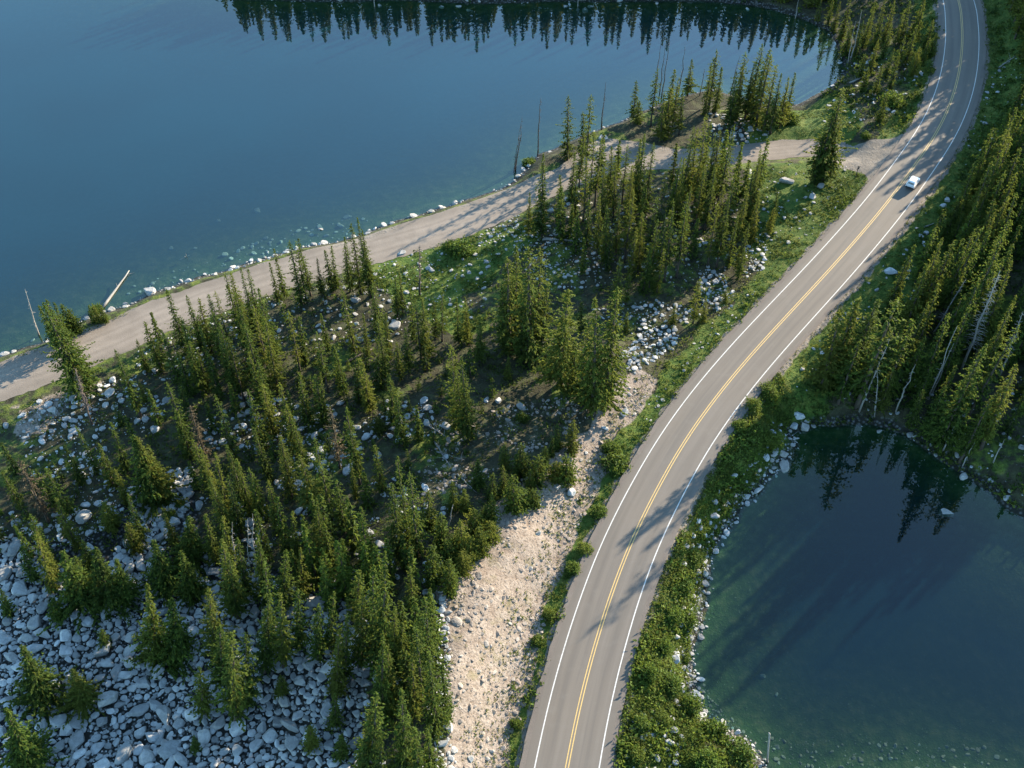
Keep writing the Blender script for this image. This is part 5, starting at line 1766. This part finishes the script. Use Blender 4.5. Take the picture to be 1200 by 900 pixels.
# ------------------------------------------------------------------ labels that single out trees and boulders
MARKS = [('near end of dirt road', 20, 432), ('bleached leaning log', 136, 340), ('largest lakeside boulder', 176, 343), ('bend of the dirt road', 310, 320), ('tall roadside trio', 415, 300),
         ('round meadow willow', 540, 290), ('long bright white boulder', 415, 399), ('broad sunlit clearing boulder', 463, 383), ('white roadside boulder', 322, 397), ('pink meadow boulder', 504, 316),
         ('white double boulder', 369, 511), ('egg shaped white boulder', 408, 601), ('flat white forest boulder', 443, 534), ('bluish square bank boulder', 62, 482), ('rubble tongue', 195, 570), ('grey twiggy dead spruce', 98, 465),
         ('smooth oval boulder', 141, 664), ('broad grey boulder', 100, 606), ('pale edge boulder', 8, 672), ('upright granite slab', 66, 804), ('wide dark fir', 180, 740), ('long tilted slab', 128, 820),
         ('tall bright rubble spruce', 278, 800), ('pink tipped block', 333, 822), ('bluish shadowed block', 362, 720), ('bluish trunk boulder', 412, 678), ('white leaning trunk', 527, 604), ('bare thicket trunks', 288, 645),
         ('tan slope top', 600, 610), ('tan slope foot', 545, 870), ('pale upright slope boulder', 526, 853), ('tan slope rock heap', 550, 715), ('blue grey pointed boulder', 670, 578), ('round white verge boulder', 731, 484),
         ('white oblong boulder', 612, 478), ('tall twin spruces', 625, 370), ('tall highway pair', 712, 420), ('fallen log in the wood', 667, 282), ('shaded stone hollow', 755, 400), ('roadside sapling', 822, 350),
         ('bare lakeside snags', 620, 150), ('gravel layby', 740, 175), ('snag trio by the lake', 778, 70), ('lake inlet', 955, 95), ('junction spruce', 985, 160), ('white round junction boulder', 952, 231),
         ('highway bend', 1105, 50), ('white car', 1071, 213), ('roadside pile', 1085, 275), ('blue grey roadside boulder', 1044, 319), ('shaded grass boulder', 964, 415), ('pale leaning pond snag', 1020, 440),
         ('silvery dead spruce', 1150, 370), ('slim bare trunk', 1105, 415), ('short leaning pole', 1115, 505), ('greenish shaded boulder', 1163, 491), ('pale pointed pond boulder', 1130, 559), ('twiggy edge snag', 1190, 400),
         ('rock tip by the pond', 940, 495), ('large boulder in the pond', 919, 547), ('pebbly pond beach', 830, 800), ('willow thicket', 850, 875), ('big square granite block', 49, 850), ('big rounded grey boulder', 146, 883),
         ('broad wedge of granite', 122, 762), ('flat topped block', 77, 746), ('lakeside stone row', 480, 255), ('lower rubble end', 380, 880), ('tree shadow on the road', 740, 630), ('low speckled slab', 200, 880),
         ('dense lakeside spruces', 890, 95), ('hidden dirt track', 850, 180), ('sloping junction grass', 910, 290), ('stone heap of the hollow', 845, 345), ('shaded rubble patch', 490, 500), ('ridge spruces', 450, 780)]
ORD = ['nearest', 'second nearest', 'third nearest', 'fourth nearest', 'fifth nearest', 'sixth nearest', 'seventh nearest', 'eighth nearest', 'ninth nearest', 'tenth nearest', 'eleventh nearest', 'twelfth nearest']


def relation(px, py, mk):
    dx, dy = px - mk[1], py - mk[2]
    if abs(dx) > abs(dy):
        return 'right of' if dx > 0 else 'left of'
    return 'below' if dy > 0 else 'above'


def name_all(items, describe):
    """items: dicts with px, py, obj, label; describe(item) -> (head words, plain kind)"""
    buckets = {}
    for q in items:
        if q.get('label'):
            q['obj']['label'] = q['label']
            continue
        mk = min(MARKS, key=lambda m: (m[1] - q['px']) ** 2 + (m[2] - q['py']) ** 2)
        d = math.hypot(mk[1] - q['px'], mk[2] - q['py'])
        buckets.setdefault((describe(q), relation(q['px'], q['py'], mk), mk[0]), []).append((d, q))
    for (head, rel, mk), lst in buckets.items():
        lst.sort(key=lambda e: e[0])
        for k, (d, q) in enumerate(lst):
            if len(lst) == 1:
                q['obj']['label'] = f'{head} {rel} the {mk}'
            else:
                q['obj']['label'] = f'{ORD[min(k, 11)]} {head} {rel} the {mk}'


def tree_words(t):
    if t['brown']:
        return 'rusty brown dying spruce'
    size = 'tall' if t['h'] > 15 else 'mid height' if t['h'] > 10 else 'short' if t['h'] > 6 else 'tiny'
    look = {'tall': 'green spruce', 'ragged': 'gappy spruce', 'mid': 'green fir', 'skirt': 'wide skirted dark fir', 'young': 'young fir', 'round': 'round bushy fir'}[t['kind']]
    if t['wx'] / t['s'] < .92 and t['kind'] in ('tall', 'mid', 'young'):
        look = 'slim ' + look
    return f'{size} {look}'


trees = [t for t in TREES if 'obj' in t]
name_all(trees, tree_words)
for t in trees:
    tag(t['obj'], None, 'conifer', {'lake shore': 'conifers along the lake shore', 'ridge round': 'round young firs above the tan slope', 'ridge young': 'young firs above the tan slope'}.get(t['zone'], 'conifers of the ' + t['zone']))


def rock_words(q):
    size = 'large' if q['size'] > 15 else 'mid sized' if q['size'] > 10 else 'small'
    col = {'rock': 'grey', 'pale': 'pale', 'tan': 'tan'}[q['kind']]
    form = 'slab' if q['sz'] < .63 else 'long boulder' if q['sy'] / q['sx'] < .68 else 'boulder'
    return f'{size} {col} {form}'


name_all(SINGLES, rock_words)
for q in SINGLES:
    tag(q['obj'], None, 'boulder', 'boulders of the ' + q['zone'] if 'shore' in q['zone'] or 'field' in q['zone'] else 'boulders around the ' + q['zone'])
